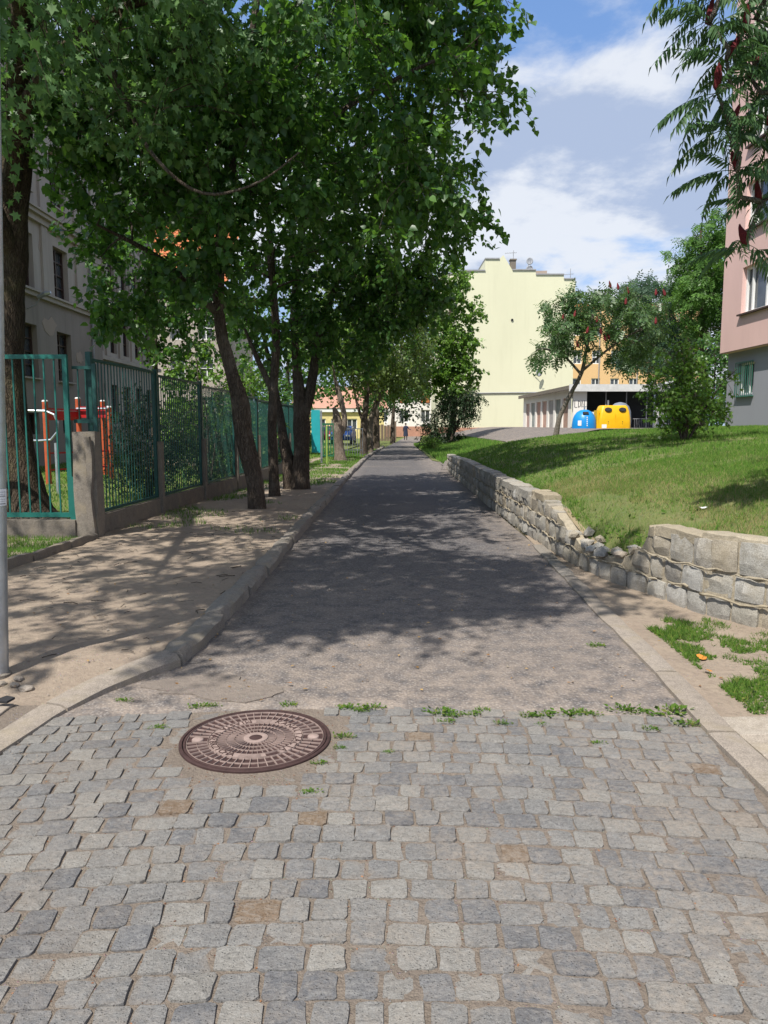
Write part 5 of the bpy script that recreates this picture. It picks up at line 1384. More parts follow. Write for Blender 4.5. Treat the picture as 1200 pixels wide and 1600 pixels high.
    X = np.where(rg.random(n) < .62, rg.uniform(-3.4, -1.5, n), rg.uniform(-1.3, 2.4, n)); Y = 3.3 + 5.2 * rg.random(n) ** 1.6
    Y = np.where((X > -1.6) & (X < 1.7) & (Y < 4.1), 4.1 + rg.random(n) * 1.5, Y)
    sz = rg.uniform(.0018, .005, n) * (1 + (rg.random(n) > .97) * 1.6)
    Z = np.array([hgt(a, b) + .006 for a, b in zip(X, Y)])
    V = np.stack([X, Y, Z], 1)[:, None, :] + oct_v[None] * sz[:, None, None] * rg.uniform(.6, 1.3, (n, 6, 1))
    F = (np.arange(n)[:, None, None] * 6 + of[None]).reshape(-1, 3)
    tag(link(bpy.data.objects.new('gravel', np_mesh('gravel', V.reshape(-1, 3), F, m_kerbc))), 'loose grit on the dirt and the edge of the lane', None, None, 'stuff')
    for i, (x, y, r, lab) in enumerate([(-2.10, 4.29, .035, 'pale oblong stone lying on the dirt below the lamp post'), (-2.22, 4.44, .028, 'flat grey stone against the foot of the lamp post'), (-2.30, 4.36, .03, 'brownish stone in the rubble at the lamp post foot'), (-2.36, 4.33, .022, 'smallest pebble of the rubble at the lamp post foot'), (-2.20, 4.35, .024, 'rounded light pebble beside the lamp post rubble')]):
        rock('stone', (x, y, hgt(x, y) + .006), r, m_kerbc, lab, 'stone', None, 40 + i, 1.5, .55)
    rock('stone', (2.56, 4.15, .012), .085, m_conc, 'flat grey slab fragment lying among the weeds', 'stone', None, 51, 1.2, .3)
    rock('stone', (2.30, 7.25, .30), .055, m_kerbc, 'white stone on the broken top of the wall', 'stone', None, 52, 1.3, .7)
    for i, (x, y, z, r) in enumerate(sorted([(2.20, 7.55, .2, .07), (2.3, 7.3, .22, .06), (2.16, 7.8, .19, .055), (2.2, 8.1, .2, .075), (2.12, 8.35, .22, .06), (2.37, 7.1, .26, .06), (2.15, 8.0, .27, .05), (2.28, 7.7, .27, .05), (2.33, 7.45, .3, .065), (2.3, 7.95, .34, .06), (2.27, 8.3, .36, .07), (2.42, 7.2, .36, .055), (2.25, 7.85, .25, .075)], key=lambda q: q[1])):
        rock('rubble_stone', (x, y, max(z, interp(WTOP, y) - .01)), r, m_wallstone, '%s rough rubble stone counted from the near end of the collapsed wall gap' % ['first', 'second', 'third', 'fourth', 'fifth', 'sixth', 'seventh', 'eighth', 'ninth', 'tenth', 'eleventh', 'twelfth', 'thirteenth'][i], 'stone', 'rubble in the gap of the wall', 60 + i, 1.2, .8)
    # two orange leaves and a scrap of paper
    for i, (x, y, s, lab) in enumerate([(2.07, 4.83, .075, 'bright orange fallen leaf curled on the weeds by the edging'), (2.03, 4.56, .055, 'small tan fallen leaf below the orange one'), (-.55, 4.35, .035, 'ochre fallen leaf on the asphalt above the manhole'), (-1.35, 5.9, .05, 'yellow fallen leaf against the kerb face')]):
        lm = leaf_mesh('fallen_leaf', 'heart', np.array([[0, 0, 0.]]), np.array([[1., .4, .1]]), np.array([[.1, -.3, 1.]]), np.array([s]), m_autumn)
        o = link(bpy.data.objects.new('fallen_leaf', lm)); o.location = (x, y, hgt(x, y) + .025); o.rotation_euler = (0, 0, i * 1.3); tag(o, lab, 'leaf')
    mb = MB(); rs2 = random.Random(2)
    V = [(i * .03 - .06, j * .025 - .025, .01 + rs2.uniform(0, .02)) for j in range(3) for i in range(5)]
    mb.add(V, [(j * 5 + i, j * 5 + i + 1, j * 5 + 5 + i + 1, j * 5 + 5 + i) for j in range(2) for i in range(4)])
    o = mb.build('paper_scrap', m_white); o.location = (3.1, 7.35, hgt(3.1, 7.35) + .02); tag(o, 'crumpled scrap of white paper lying on the lawn', 'litter')
    mb = MB()
    mb.prism([(-.055, -.02, 0), (.03, -.03, 0), (.055, .01, .01), (.0, .03, .012)], (0, 0, .012)); o = mb.build('slate_chip', m_dark); o.location = (-2.08, 3.99, .045); tag(o, 'dark broken chip standing at the corner of the footway', 'debris')
build_tufts()

# ------------------------------------------------------------------ buildings
def facade(name, mat, parent, O, U, N, w, h, ops, depth=.25):
    """wall face w x h from O along U with openings (u0,u1,v0,v1) and reveals going in by depth"""
    O, U, N = Vector(O), Vector(U), Vector(N); Z = Vector((0, 0, 1))
    us = sorted(set([0, w] + [x for o in ops for x in o[:2]])); vs = sorted(set([0, h] + [x for o in ops for x in o[2:4]]))
    mb = MB(); idx = {}
    def vid(u, v, d=0.0):
        k = (round(u, 4), round(v, 4), d)
        if k not in idx:
            idx[k] = len(mb.v); mb.v.append(tuple(O + U * u + Z * v - N * d))
        return idx[k]
    def f(*ids): mb.f.append(list(ids)); mb.m.append(0)
    for i in range(len(us) - 1):
        for j in range(len(vs) - 1):
            cu, cv = (us[i] + us[i + 1]) / 2, (vs[j] + vs[j + 1]) / 2
            if any(o[0] < cu < o[1] and o[2] < cv < o[3] for o in ops): continue
            f(vid(us[i], vs[j]), vid(us[i + 1], vs[j]), vid(us[i + 1], vs[j + 1]), vid(us[i], vs[j + 1]))
    for u0, u1, v0, v1 in [o[:4] for o in ops]:
        c = [(u0, v0), (u1, v0), (u1, v1), (u0, v1)]
        for k in range(4):
            a, b = c[k], c[(k + 1) % 4]
            f(vid(*a), vid(*b), vid(b[0], b[1], depth), vid(a[0], a[1], depth))
    return mb.build(name, mat, parent)
def window(parent, O, U, N, op, depth, fmat, cols=2, rows=2, fw=.06, gmat=None, sill=None, cr=None):
    O, U, N = Vector(O), Vector(U), Vector(N); Z = Vector((0, 0, 1))
    u0, u1, v0, v1 = op[:4]
    R = Matrix((U, N, Z)).transposed()
    def bx(mb, a0, a1, b0, b1, d0, d1):
        mb.box(O + U * (a0 + a1) / 2 + Z * (b0 + b1) / 2 - N * (d0 + d1) / 2, (a1 - a0, abs(d1 - d0), b1 - b0), M=R)
    mb = MB(); D = depth
    bx(mb, u0, u0 + fw, v0, v1, D - .06, D + .02); bx(mb, u1 - fw, u1, v0, v1, D - .06, D + .02)
    bx(mb, u0 + fw, u1 - fw, v1 - fw, v1, D - .06, D + .02); bx(mb, u0 + fw, u1 - fw, v0, v0 + fw, D - .06, D + .02)
    for i in range(1, cols):
        u = lerp(u0, u1, (cr[i - 1] if cr else i / cols)); bx(mb, u - fw / 2, u + fw / 2, v0 + fw, v1 - fw, D - .055, D + .015)
    for j in range(1, rows):
        v = lerp(v0, v1, j / rows); bx(mb, u0 + fw, u1 - fw, v - fw * .35, v + fw * .35, D - .045, D + .01)
    w = mb.build('window', fmat, parent)
    mb = MB(); bx(mb, u0 + .01, u1 - .01, v0 + .01, v1 - .01, D + .022, D + .03); mb.build('pane', gmat or m_glass, w)
    if sill:
        mb = MB(); bx(mb, u0 - .06, u1 + .06, v0 - .06, v0 - .005, -.12, D - .07); mb.build('sill', sill, w)
    return w
def build_school():
    X = -13.0
    t = thing('school_building', 'old grey plastered school with tall brown windows and cornices behind the fence', 'building', (X, 22, 0))
    U, N = (0, 1, 0), (1, 0, 0)
    wy = [3.1 - 1.35 / 2 + 3.1 * k for k in range(-1, 4)]
    ops = []
    for k, c in enumerate((0.2, 3.1, 6.2, 9.3)):
        if c < .8: continue
        for v0, v1 in ((3.3, 5.25), (6.55, 8.55), (10.1, 12.2), (13.4, 15.2)): ops.append((c - .68, c + .68, v0, v1))
        ops.append((c - .5, c + .5, 1.2, 2.0))
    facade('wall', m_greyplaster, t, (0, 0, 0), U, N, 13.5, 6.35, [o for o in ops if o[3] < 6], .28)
    up = [(o[0], o[1], o[2] - 6.35, o[3] - 6.35) for o in ops if o[2] > 6]
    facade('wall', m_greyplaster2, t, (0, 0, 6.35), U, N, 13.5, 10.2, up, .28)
    MB().b2((-.02, 13.5, 0), (-9, 13.52, 16.5)).b2((-9, 0, 16.4), (-.02, 13.5, 16.5)).b2((-9, -.02, 0), (-.02, 0, 16.5)).build('side_wall', m_greyplaster2, t)
    for o in ops:
        tall = o[3] - o[2] > 1.2
        window(t, (0, 0, 0), U, N, o, .26, m_brownwood, 2 if tall else 1, 4 if tall else 1, .07, None, m_greyplaster2 if tall else None)
    for z, h, d in ((6.28, .16, .14), (6.44, .08, .22), (9.05, .22, .16), (9.27, .14, .30), (9.41, .07, .38), (15.9, .3, .3), (16.2, .2, .5)):
        MB().b2((.001, -.05, z), (d, 13.55, z + h - .003)).build('cornice', m_greyplaster2, t)
    for u0, u1 in ((1.2, 1.75), (4.45, 4.95), (7.5, 8.0), (10.7, 11.3), (12.6, 13.45)):
        MB().b2((.001, u0, 6.53), (.09, u1, 9.04)).build('pilaster', m_greyplaster2, t)
        MB().b2((.001, u0, 9.49), (.09, u1, 15.88)).build('pilaster', m_greyplaster2, t)
    for (cy, cz, ry, rz, s) in ((8.0, 5.35, .75, .42, 1), (7.65, 8.3, .28, .45, 2), (10.8, 4.4, .4, .3, 3)):
        rs = random.Random(s)
        MB().prism([(0.002, cy + ry * math.cos(a) * rs.uniform(.55, 1.15), cz + rz * math.sin(a) * rs.uniform(.55, 1.15)) for a in [6.283 * i / 14 for i in range(14)]], (.012, 0, 0)).build('plaster_patch', m_patch, t)
    MB().tube([(.08, 12.2, .1), (.08, 12.2, 9), (.08, 12.2, 16)], .05, 8).build('downpipe', m_grey, t)
    # set-back second wing
    t2 = thing('school_wing', 'lighter set back school wing with pilasters beyond the grey one', 'building', (-13.9, 35.6, 0))
    ops = [(c - .5, c + .5, v0, v1) for c in (2.0, 3.9, 5.8, 7.7, 9.6) for v0, v1 in ((1.6, 3.6), (5.2, 7.2), (7.95, 10.1), (11.2, 13.2))]
    facade('wall', m_greyplaster2, t2, (0, 0, 0), U, N, 11.5, 15.5, ops, .22)
    for o in ops: window(t2, (0, 0, 0), U, N, o, .2, m_brownwood, 2, 3, .06)
    MB().b2((-9, 0, 15.4), (-.02, 11.5, 15.5)).b2((-9, 11.5, 0), (-.02, 11.52, 15.5)).build('side_wall', m_greyplaster2, t2)
    for c in (1.05, 2.95, 4.85, 6.75, 8.65, 10.55): MB().b2((.001, c - .25, 4.99), (.10, c + .25, 15.2)).build('pilaster', m_greyplaster2, t2)
    for z in (4.75, 7.55, 10.7): MB().b2((.001, -.02, z), (.22, 11.5, z + .2)).build('cornice', m_greyplaster2, t2)
    lt = thing('wall_lamp', 'small grey lamp on a bracket fixed to the school wall', 'lamp', (-13, 28.15, 5.75))
    MB().tube([(0, 0, 0), (.35, 0, .15), (.55, -.05, .42)], .025, 6).build('bracket', m_grey, lt)
    MB().tube([(.45, -.05, .40), (.75, -.1, .52), (.95, -.12, .56)], [.07, .10, .05], 8).build('head', m_galv, lt)
build_school()
def tiled_roof(parent, a, b, c, d, n, m, mat):
    """rows of tile ridges on the slope a-b (eave) to d-c (ridge)"""
    a, b, c, d = map(Vector, (a, b, c, d)); V, F = [], []
    nn = (b - a).cross(d - a).normalized(); nn = nn if nn.z > 0 else -nn
    for j in range(m + 1):
        for k in (0, 1):
            if (j == 0 and k == 0) or (j == m and k == 1): continue
            for i in range(n * 2 + 1):
                p = a.lerp(b, i / (n * 2)); q = d.lerp(c, i / (n * 2)); x = p.lerp(q, j / m)
                V.append(x + nn * ((.09 if i % 2 else 0) + (.06 if k else 0)))
    w = n * 2 + 1; R = len(V) // w
    for j in range(R - 1):
        for i in range(w - 1): F.append((j * w + i, j * w + i + 1, (j + 1) * w + i + 1, (j + 1) * w + i))
    mb = MB(); mb.add(V, F); return mb.build('roof', mat, parent)
def build_orange_roof():
    t = thing('tenement', 'house with a steep orange tiled roof glimpsed over the school yard trees', 'building', (-19, 64, 0))
    ops = [(c - .6, c + .6, v, v + 1.9) for c in (1.6, 4.0, 6.4, 8.8, 11.2) for v in (2, 5.3, 8.6)]
    facade('wall', m_greyplaster2, t, (-7, 0, 0), (1, 0, 0), (0, -1, 0), 13, 12.6, ops, .2)
    for o in ops: window(t, (-7, 0, 0), (1, 0, 0), (0, -1, 0), o, .18, m_white, 2, 2, .08)
    MB().b2((6.0, 0.01, 0), (6.02, 12, 12.6)).build('gable_wall', m_greyplaster2, t)
    MB().b2((-7, -.35, 12.6), (6, 0.3, 12.85)).build('eaves', m_white, t)
    tiled_roof(t, (-7.2, -.5, 12.86), (6.2, -.5, 12.86), (6.2, 7, 20), (-7.2, 7, 20), 34, 22, m_tile)
    MB().b2((1, 5.6, 18), (1.9, 6.5, 21)).build('chimney', m_terracotta, t)
build_orange_roof()
def build_pink():
    X = 12.25
    t = thing('pink_apartment_block', 'pink rendered apartment block with white windows above a grey base', 'building', (X, 28, 1.35))
    U, N = (0, -1, 0), (-1, 0, 0)
    base = 1.35
    ops = []
    for z in (5.32, 8.07, 10.82, 13.57):
        for c in (1.45, 6.6, 11.8): ops.append((c, c + 2.75, z - base, z + 1.55 - base))
    z0 = 4.12 - base
    facade('wall', m_pink, t, (0, 0, z0), U, N, 20, 13, [(o[0], o[1], o[2] - z0, o[3] - z0) for o in ops], .22)
    MB().b2((0.0, 0.0, z0), (9, .02, z0 + 13)).b2((0.0, -20, z0 - .001), (9, 0, z0 + .02)).b2((0, -20, z0 + 13), (9, 0, z0 + 13.1)).build('end_wall', m_pink, t)
    bop = [(.85, 2.0, 1.25, 2.35), (5.6, 6.8, 1.25, 2.35)]
    facade('base_wall', m_pinkbase, t, (.28, -.05, -.4), U, N, 19.9, z0 + .4, [(a, b, c + .4, d + .4) for a, b, c, d in bop], .2)
    m_cur = plain('pale_curtain', (0.36, 0.33, 0.24), .9)
    for o in ops: window(t, (0, 0, 0), U, N, o, .2, m_white, 4, 1, .085, None, m_brownwood, (.17, .52, .72))
    for o in ops[:3]:
        mb = MB(); mb.b2((.236, -o[0] - .55, o[2] + .08), (.24, -o[0] - 1.35, o[3] - .08)); mb.build('curtain', m_cur, t)
    for o in bop:
        w = window(t, (.28, -.05, 0), U, N, o, .18, m_white, 2, 1, .06)
        g = MB()
        for i in range(9):
            u = lerp(o[0] - .04, o[1] + .04, i / 8); g.box((.20, -.05 - u, (o[2] + o[3]) / 2 - .02), (.018, .018, o[3] - o[2] + .1))
        g.b2((.17, -.05 - o[0] + .06, o[2] - .08), (.28, -.05 - o[1] - .06, o[2] - .05)); g.b2((.185, -.05 - o[0] + .05, o[3]), (.215, -.05 - o[1] - .05, o[3] + .03))
        g.build('window_grille', plain('green_grille_paint', (.03, .13, .09), .5), t)
build_pink()
def build_yellow():
    Y = 85.0
    t = thing('yellow_tenement', 'tall windowless pale yellow gable wall with a stepped parapet', 'building', (14, Y, .6))
    def wx(px): return (px - 600) / 1180 * Y * .9934 - 14
    def wz(py):
        v = (py - 800) / 1180; return 1.55 - .6 + Y * (-.1145 - v * .9934) / (.9934 - v * .1145)
    pr = [(684, 690), (684, 428), (722, 428), (722, 423.5), (754.5, 423.5), (754.5, 405), (775.5, 405), (782, 398.5), (796, 422), (832, 423), (832, 429), (875, 430), (875, 436), (893, 437), (893, 690)]
    poly = [(wx(a), 0, wz(b)) for a, b in pr]
    MB().prism(poly, (0, 12, 0)).build('gable_wall', m_yellow, t)
    zb = wz(668)
    MB().b2((wx(683.8), -.06, -.8), (wx(893.2), -.004, zb)).build('plinth', m_terracotta, t)
    MB().tube([(wx(740), -.08, wz(614.5)), (wx(893), -.08, wz(612.5))], .07, 6).build('wall_pipe', m_grey, t)
    cop = MB()
    for a, b, c in ((684, 722, 428), (722, 754.5, 423.5), (754, 776, 405), (796, 832, 422.5), (832, 875, 429.5), (875, 893, 436.5)):
        cop.b2((wx(a), -.12, wz(c) + .004), (wx(b), 12, wz(c) + .13))
    cop.build('coping', m_grey, t)
    MB().b2((wx(800), 3, wz(424)), (wx(808.5), 3.8, wz(397))).b2((wx(799), 2.9, wz(397)), (wx(809.5), 3.9, wz(395))).build('chimney', m_conc, t)
    MB().b2((wx(796), 3.2, wz(424)), (wx(800), 3.9, wz(410))).build('chimney', m_terracotta, t)
    MB().b2((wx(834), 1, wz(430)), (wx(852), 3, wz(420))).build('roof_hatch', m_patch, t)
    MB().tube([(wx(797), -.02, wz(500)), (wx(797), -.10, wz(500))], .14, 8).build('vent', m_dark, t)
    def dish(label, px, py, yy, r, yaw, wall=False):
        d = thing('satellite_dish', label, 'satellite dish', (wx(px) + 14, Y + yy, wz(py) + .6), yaw)
        V = []; n = 18
        prof = [(0.02, .0), (.35, .03), (.7, .11), (1.0, .24)]
        mb = MB()
        for rr, dd in prof:
            for j in range(n):
                a = 6.283 * j / n; V.append((rr * r * math.cos(a), -dd * r, rr * r * math.sin(a)))
        F = [(i * n + j, i * n + (j + 1) % n, (i + 1) * n + (j + 1) % n, (i + 1) * n + j) for i in range(3) for j in range(n)]
        b = len(V); V += [(x, y + .03, z) for x, y, z in V]; F += [tuple(b + q for q in f[::-1]) for f in F]
        F += [(3 * n + j, 3 * n + (j + 1) % n, b + 3 * n + (j + 1) % n, b + 3 * n + j) for j in range(n)]
        mb.add(V, F); mb.build('reflector', m_roofgrey, d, True)
        MB().tube([(0, 0, -r), (0, -r * .55, -r * .75), (0, -r * .95, 0)], .025, 5).build('feed_arm', m_grey, d)
        MB().tube([(0, 0.02, 0), (0, .3, -.1), (0, .6 if wall else .3, -.3 if wall else -r * 2.2)], .04, 6).build('mast', m_grey, d)
    dish('upper satellite dish of the pair on the yellow roof', 827, 402, 2.0, .40, .2)
    dish('lower satellite dish of the pair on the yellow roof', 827, 415, 2.0, .42, .2)
    dish('small satellite dish low behind the roof hatch', 858, 425, 2.5, .36, -.3)
    dish('satellite dish bracketed on the blank yellow wall', 838, 583, -.62, .42, .5, True)
    def antenna(label, px, y0, y1, yy):
        a = thing('aerial', label, 'aerial', (wx(px) + 14, Y + yy, wz(y0) + .6))
        h = wz(y1) - wz(y0)
        MB().tube([(0, 0, 0), (0, 0, h)], .035, 6).build('mast', m_grey, a)
        cb = MB(); cb.bar((-.9, 0, h * .72), (.35, 0, h * .78), .03)
        for i in range(7): cb.bar((-.9 + i * .2, -.3, h * .725 + i * .01), (-.9 + i * .2, .3, h * .725 + i * .01), .02)
        cb.build('yagi', m_grey, a)
    antenna('television aerial on the chimney of the yellow tenement', 805, 397, 380, 3.4)
    antenna('television aerial at the low right end of the yellow roof', 905, 440, 402, 6)
build_yellow()
def build_tenements():
    t = thing('orange_tenement', 'orange rendered tenement with rows of small white windows behind the garages', 'building', (24, 100, .7))
    ops = [(c, c + 1.15, v, v + 1.75) for c in [.6 + 2.48 * k for k in range(7)] for v in (1.6, 5.15, 8.75, 12.35)]
    facade('wall', m_orange, t, (0, 0, 0), (1, 0, 0), (0, -1, 0), 18, 16, ops, .2)
    for o in ops: window(t, (0, 0, 0), (1, 0, 0), (0, -1, 0), o, .18, m_white, 2, 2, .11, None)
    for x in (4.0, 9.0, 14.2): MB().tube([(x, -.1, 0), (x, -.1, 16)], .07, 6).build('downpipe', m_grey, t)
    MB().b2((-.2, -.3, 16), (18.2, 11, 16.4)).build('roof', m_tile, t)
    MB().b2((18, 0.01, 0), (18.02, 11, 16)).build('side_wall', m_orange, t)
    t = thing('white_house', 'white rendered house with a pinkish plinth closing the end of the path', 'building', (5, 104, -.3))
    ops = [(c, c + 1.3, v, v + 1.7) for c in (1.2, 4.1, 7.0, 9.9, 12.8) for v in (2.2, 4.75, 8.2)]
    facade('wall', m_whitewall, t, (-7, 0, 0), (1, 0, 0), (0, -1, 0), 15.5, 12, ops, .2)
    m_br = plain('amber_blind', (.36, .13, .04), .8, 0, .5, 2)
    for i, o in enumerate(ops): window(t, (-7, 0, 0), (1, 0, 0), (0, -1, 0), o, .18, m_white if o[2] < 4 else m_brownwood, 2, 1, .11, m_br if 4 < o[2] < 6 else None)
    MB().b2((-7, -.06, -.5), (8.5, -.003, 1.65)).build('plinth', m_terracotta, t)
    MB().b2((-7.3, -.4, 12), (8.9, 10, 12.4)).build('roof', m_tile, t)
    t = thing('yellow_house', 'low yellow house with a red roof and white cornice seen past the pollarded tree', 'building', (-7, 92, -.2))
    ops = [(c, c + 1.25, v, v + 1.3) for c in (.8, 2.7, 4.6, 6.5, 8.4) for v in (1.2,)]
    facade('wall', plain('butter_render', (.62, .52, .23), .85), t, (-4, 0, 0), (1, 0, 0), (0, -1, 0), 11, 3.3, ops, .2)
    for o in ops: window(t, (-4, 0, 0), (1, 0, 0), (0, -1, 0), o, .18, m_white, 2, 1, .1)
    MB().b2((-4.2, -.3, 3.3), (7.2, .3, 3.75)).build('cornice', m_white, t)
    MB().prism([(-4.3, -.4, 3.76), (-4.3, 6, 6.6), (-4.3, 6, 3.76)], (11.8, 0, 0)).build('roof', m_terracotta, t)
build_tenements()
def build_garages():
    t = thing('garage_row', 'row of white garages with faded doors and a grey roofed open shed at the end', 'garage', (12.9, 52.5, 1.0))
    H = 3.0
    ops = [(.9 + 2.35 * k, .9 + 2.35 * k + 1.75, 0.12, 2.45) for k in range(7)]
    facade('wall', m_whitewall, t, (0, 0, 0), (0, 1, 0), (-1, 0, 0), 18, H, ops, .15)
    cols = [(.30, .32, .30), (.42, .24, .18), (.36, .37, .35), (.44, .27, .21), (.48, .31, .25), (.30, .32, .30), (.42, .25, .2)]
    cols = [(.34, .22, .17), (.26, .28, .25), (.36, .34, .32), (.46, .29, .23), (.44, .26, .2), (.27, .29, .27), (.42, .29, .25)]
    for k, o in enumerate(ops):
        d = MB()
        for q in range(4):
            w = (o[1] - o[0]) / 4; d.b2((.10, o[0] + q * w + .012, .12), (.14 + .008 * (q % 2), o[0] + (q + 1) * w - .012, 2.44))
        d.build('door', plain('door_%d' % k, cols[k], .75, 0, .3, 2), t)
    MB().b2((.06, 0.0, 0), (.30, .0 + .012, H)).build('end_strip', m_whitewall, t)
    # flat roof and pale fascia
    MB().prism([(-.35, -.9, H + .001), (9.2, -.9, H - .05), (9.2, 18.2, H - .05), (-.35, 18.2, H + .001)], (0, 0, .10)).build('roof', m_roofgrey, t)
    MB().b2((-.4, -.98, H - .20), (9.2, -.902, H + .28)).build('fascia', plain('pale_fascia', (.58, .58, .57), .7), t)
    MB().b2((-.46, -.9, H - .06), (-.352, 18.2, H + .2)).build('fascia', m_conc, t)
    # open front: end wall, posts, dark back, low panels and railings
    MB().b2((0, -.6, 0), (.9, -.42, H - .2)).build('end_wall', m_whitewall, t)
    MB().b2((.9, 2.6, 0), (9.2, 2.7, H - .06)).build('back_wall', plain('shaded_back_wall', (.05, .05, .055), .9), t)  # near-black colour stands in for the shade deep inside the open shed
    MB().b2((.95, -.2, 0), (3.9, -.1, 1.45)).build('low_wall', m_whitewall, t)
    for x in (2.2, 3.6, 5.0): MB().b2((x, -.5, 1.45 if x < 4 else 0), (x + .06, -.44, H - .2)).build('post', m_grey, t)
    po = MB().b2((5.6, -.72, 0), (6.25, -.5, 1.75)).build('pillar', m_whitewall, t)
    for x in (5.45, 6.3, 8.4): MB().b2((x, -.6, 0), (x + .1, -.5, H - .2)).build('post', m_galv, t)
    for x0, x1 in ((4.1, 5.44), (6.42, 8.4)):
        r = MB(); r.b2((x0, -.58, .95), (x1, -.55, .99)); r.b2((x0, -.58, .2), (x1, -.55, .23))
        n = int((x1 - x0) / .12)
        for i in range(n): r.b2((x0 + .1 + i * .12, -.575, .23), (x0 + .115 + i * .12, -.56, .95))
        r.build('railing', m_grey, t)
    MB().b2((6.8, -.3, H + .1), (9.0, 2.4, H + .55)).build('rooflight', m_white, t)
    # spray-painted scrawl
    def stroke(pts, par):
        mb = MB()
        for a, b in zip(pts, pts[1:]): mb.bar(a, b, .04, .012)
        mb.build('graffiti', m_ink if par is t else m_grey, par)
    y = -.606
    stroke([(.08, y, 2.2), (.08, y, 1.75), (.25, y, 1.75)], t); stroke([(.33, y, 2.2), (.33, y, 1.75), (.48, y, 1.85), (.48, y, 2.1), (.33, y, 2.2)], t); stroke([(.57, y, 1.75), (.57, y, 2.2), (.74, y, 1.75), (.74, y, 2.2)], t)
    g = [(6.08, -.726, 1.35), (5.95, -.726, 1.45), (5.83, -.726, 1.38), (5.8, -.726, 1.15), (5.9, -.726, 1.0), (6.06, -.726, 1.03), (6.08, -.726, 1.2), (5.95, -.726, 1.2)]
    stroke(g, po); stroke([(a, b, c - .62) for a, b, c in g], po)
build_garages()

# ------------------------------------------------------------------ bins, boards, gate, railings
def build_bins():
    x, y = 11.05, 42.0; z = hgt(x, y)
    m_blue = plain('blue_plastic', (.008, .22, .56), .4, 0, .08); m_yel = plain('yellow_plastic', (.72, .40, .006), .42, 0, .08)
    t = thing('recycling_bell', 'blue bell shaped recycling bin with a round mouth', 'recycling bin', (x, y, z - .15))
    MB().lathe([(.60, 0), (.655, .05), (.66, .35), (.62, .65), (.54, .88), (.40, 1.06), (.22, 1.16), (.05, 1.19)], 28).build('body', m_blue, t, auto=.7)
    MB().lathe([(.70, .02), (.70, .07), (.66, .08)], 28).build('skirt', m_blue, t, auto=.6)
    MB().box((-.05, -.47, .97), (.30, .12, .16), M=Matrix.Rotation(-.75, 3, 'X')).build('mouth', m_dark, t)
    MB().b2((-.04, -.02, 1.18), (.04, .02, 1.34)).box((0, 0, 1.35), (.22, .05, .04)).build('lifting_eye', m_galv, t)
    lb = MB()
    for i in range(5): lb.box((.0, -.655 + .012 * i, .32 + .11 * i), (.055, .02, .07))
    lb.box((-.38, -.545, .45), (.2, .02, .28), rz=-.6); lb.build('label', m_white, t)
    x, y = 12.65, 42.2; z = hgt(x, y)
    t = thing('recycling_container', 'yellow double recycling container with two dark mouths', 'recycling bin', (x, y, z - .15))
    b = MB(); n = 12
    def sec(w, d, z, r=.16):
        p = []
        for sx, sy in ((1, 1), (-1, 1), (-1, -1), (1, -1)):
            for k in range(4):
                a = {(1, 1): 0, (-1, 1): 90, (-1, -1): 180, (1, -1): 270}[(sx, sy)] + k * 30
                p.append((sx * (w / 2 - r) + r * math.cos(math.radians(a)), sy * (d / 2 - r) + r * math.sin(math.radians(a)), z))
        return p
    S_ = [sec(1.74, 1.2, 0), sec(1.78, 1.22, .08), sec(1.74, 1.18, .7), sec(1.62, 1.05, 1.1), sec(1.46, .85, 1.36), sec(1.34, .66, 1.42)]
    V = sum(S_, []); F = [(i * 16 + j, i * 16 + (j + 1) % 16, (i + 1) * 16 + (j + 1) % 16, (i + 1) * 16 + j) for i in range(5) for j in range(16)] + [tuple(80 + j for j in range(16)), tuple(range(16))[::-1]]
    b.add(V, F); b.build('body', m_yel, t, auto=.6)
    for sx in (-.38, .40):
        MB().lathe([(.20, 0), (.20, .06), (.15, .07)], 14, sy=.6).build('mouth', m_dark, t).matrix_local = Matrix.Translation((sx, -.50, 1.17)) @ Matrix.Rotation(math.radians(62), 4, 'X')
        v = MB()
        for k in range(6): v.box((sx, -.585 + .012 * k * (k > 2), .28 + .12 * k), (.04, .03, .055))
        v.build('vent_slot', m_dark, t)
    MB().box((-.0, -.598, .5), (.02, .02, .9)).build('seam', m_yel, t)
    MB().box((-.60, -.60, .28), (.26, .02, .2)).build('label', m_white, t)
    MB().box((-.93, -.2, .6), (.12, .6, 1.1)).build('side_ribs', m_yel, t)
    x, y = 14.0, 45.2; z = hgt(x, y)
    t = thing('grey_bell', 'grey domed recycling bin half hidden behind the yellow container', 'recycling bin', (x, y, z - .1))
    MB().lathe([(.62, 0), (.66, .5), (.62, 1.1), (.5, 1.4), (.3, 1.58), (.05, 1.64)], 24).build('body', plain('grey_plastic', (.2, .22, .26), .4), t, auto=.7)
    MB().b2((-.75, -.05, 1.3), (-.68, .05, 1.75)).build('lever', m_galv, t)
build_bins()
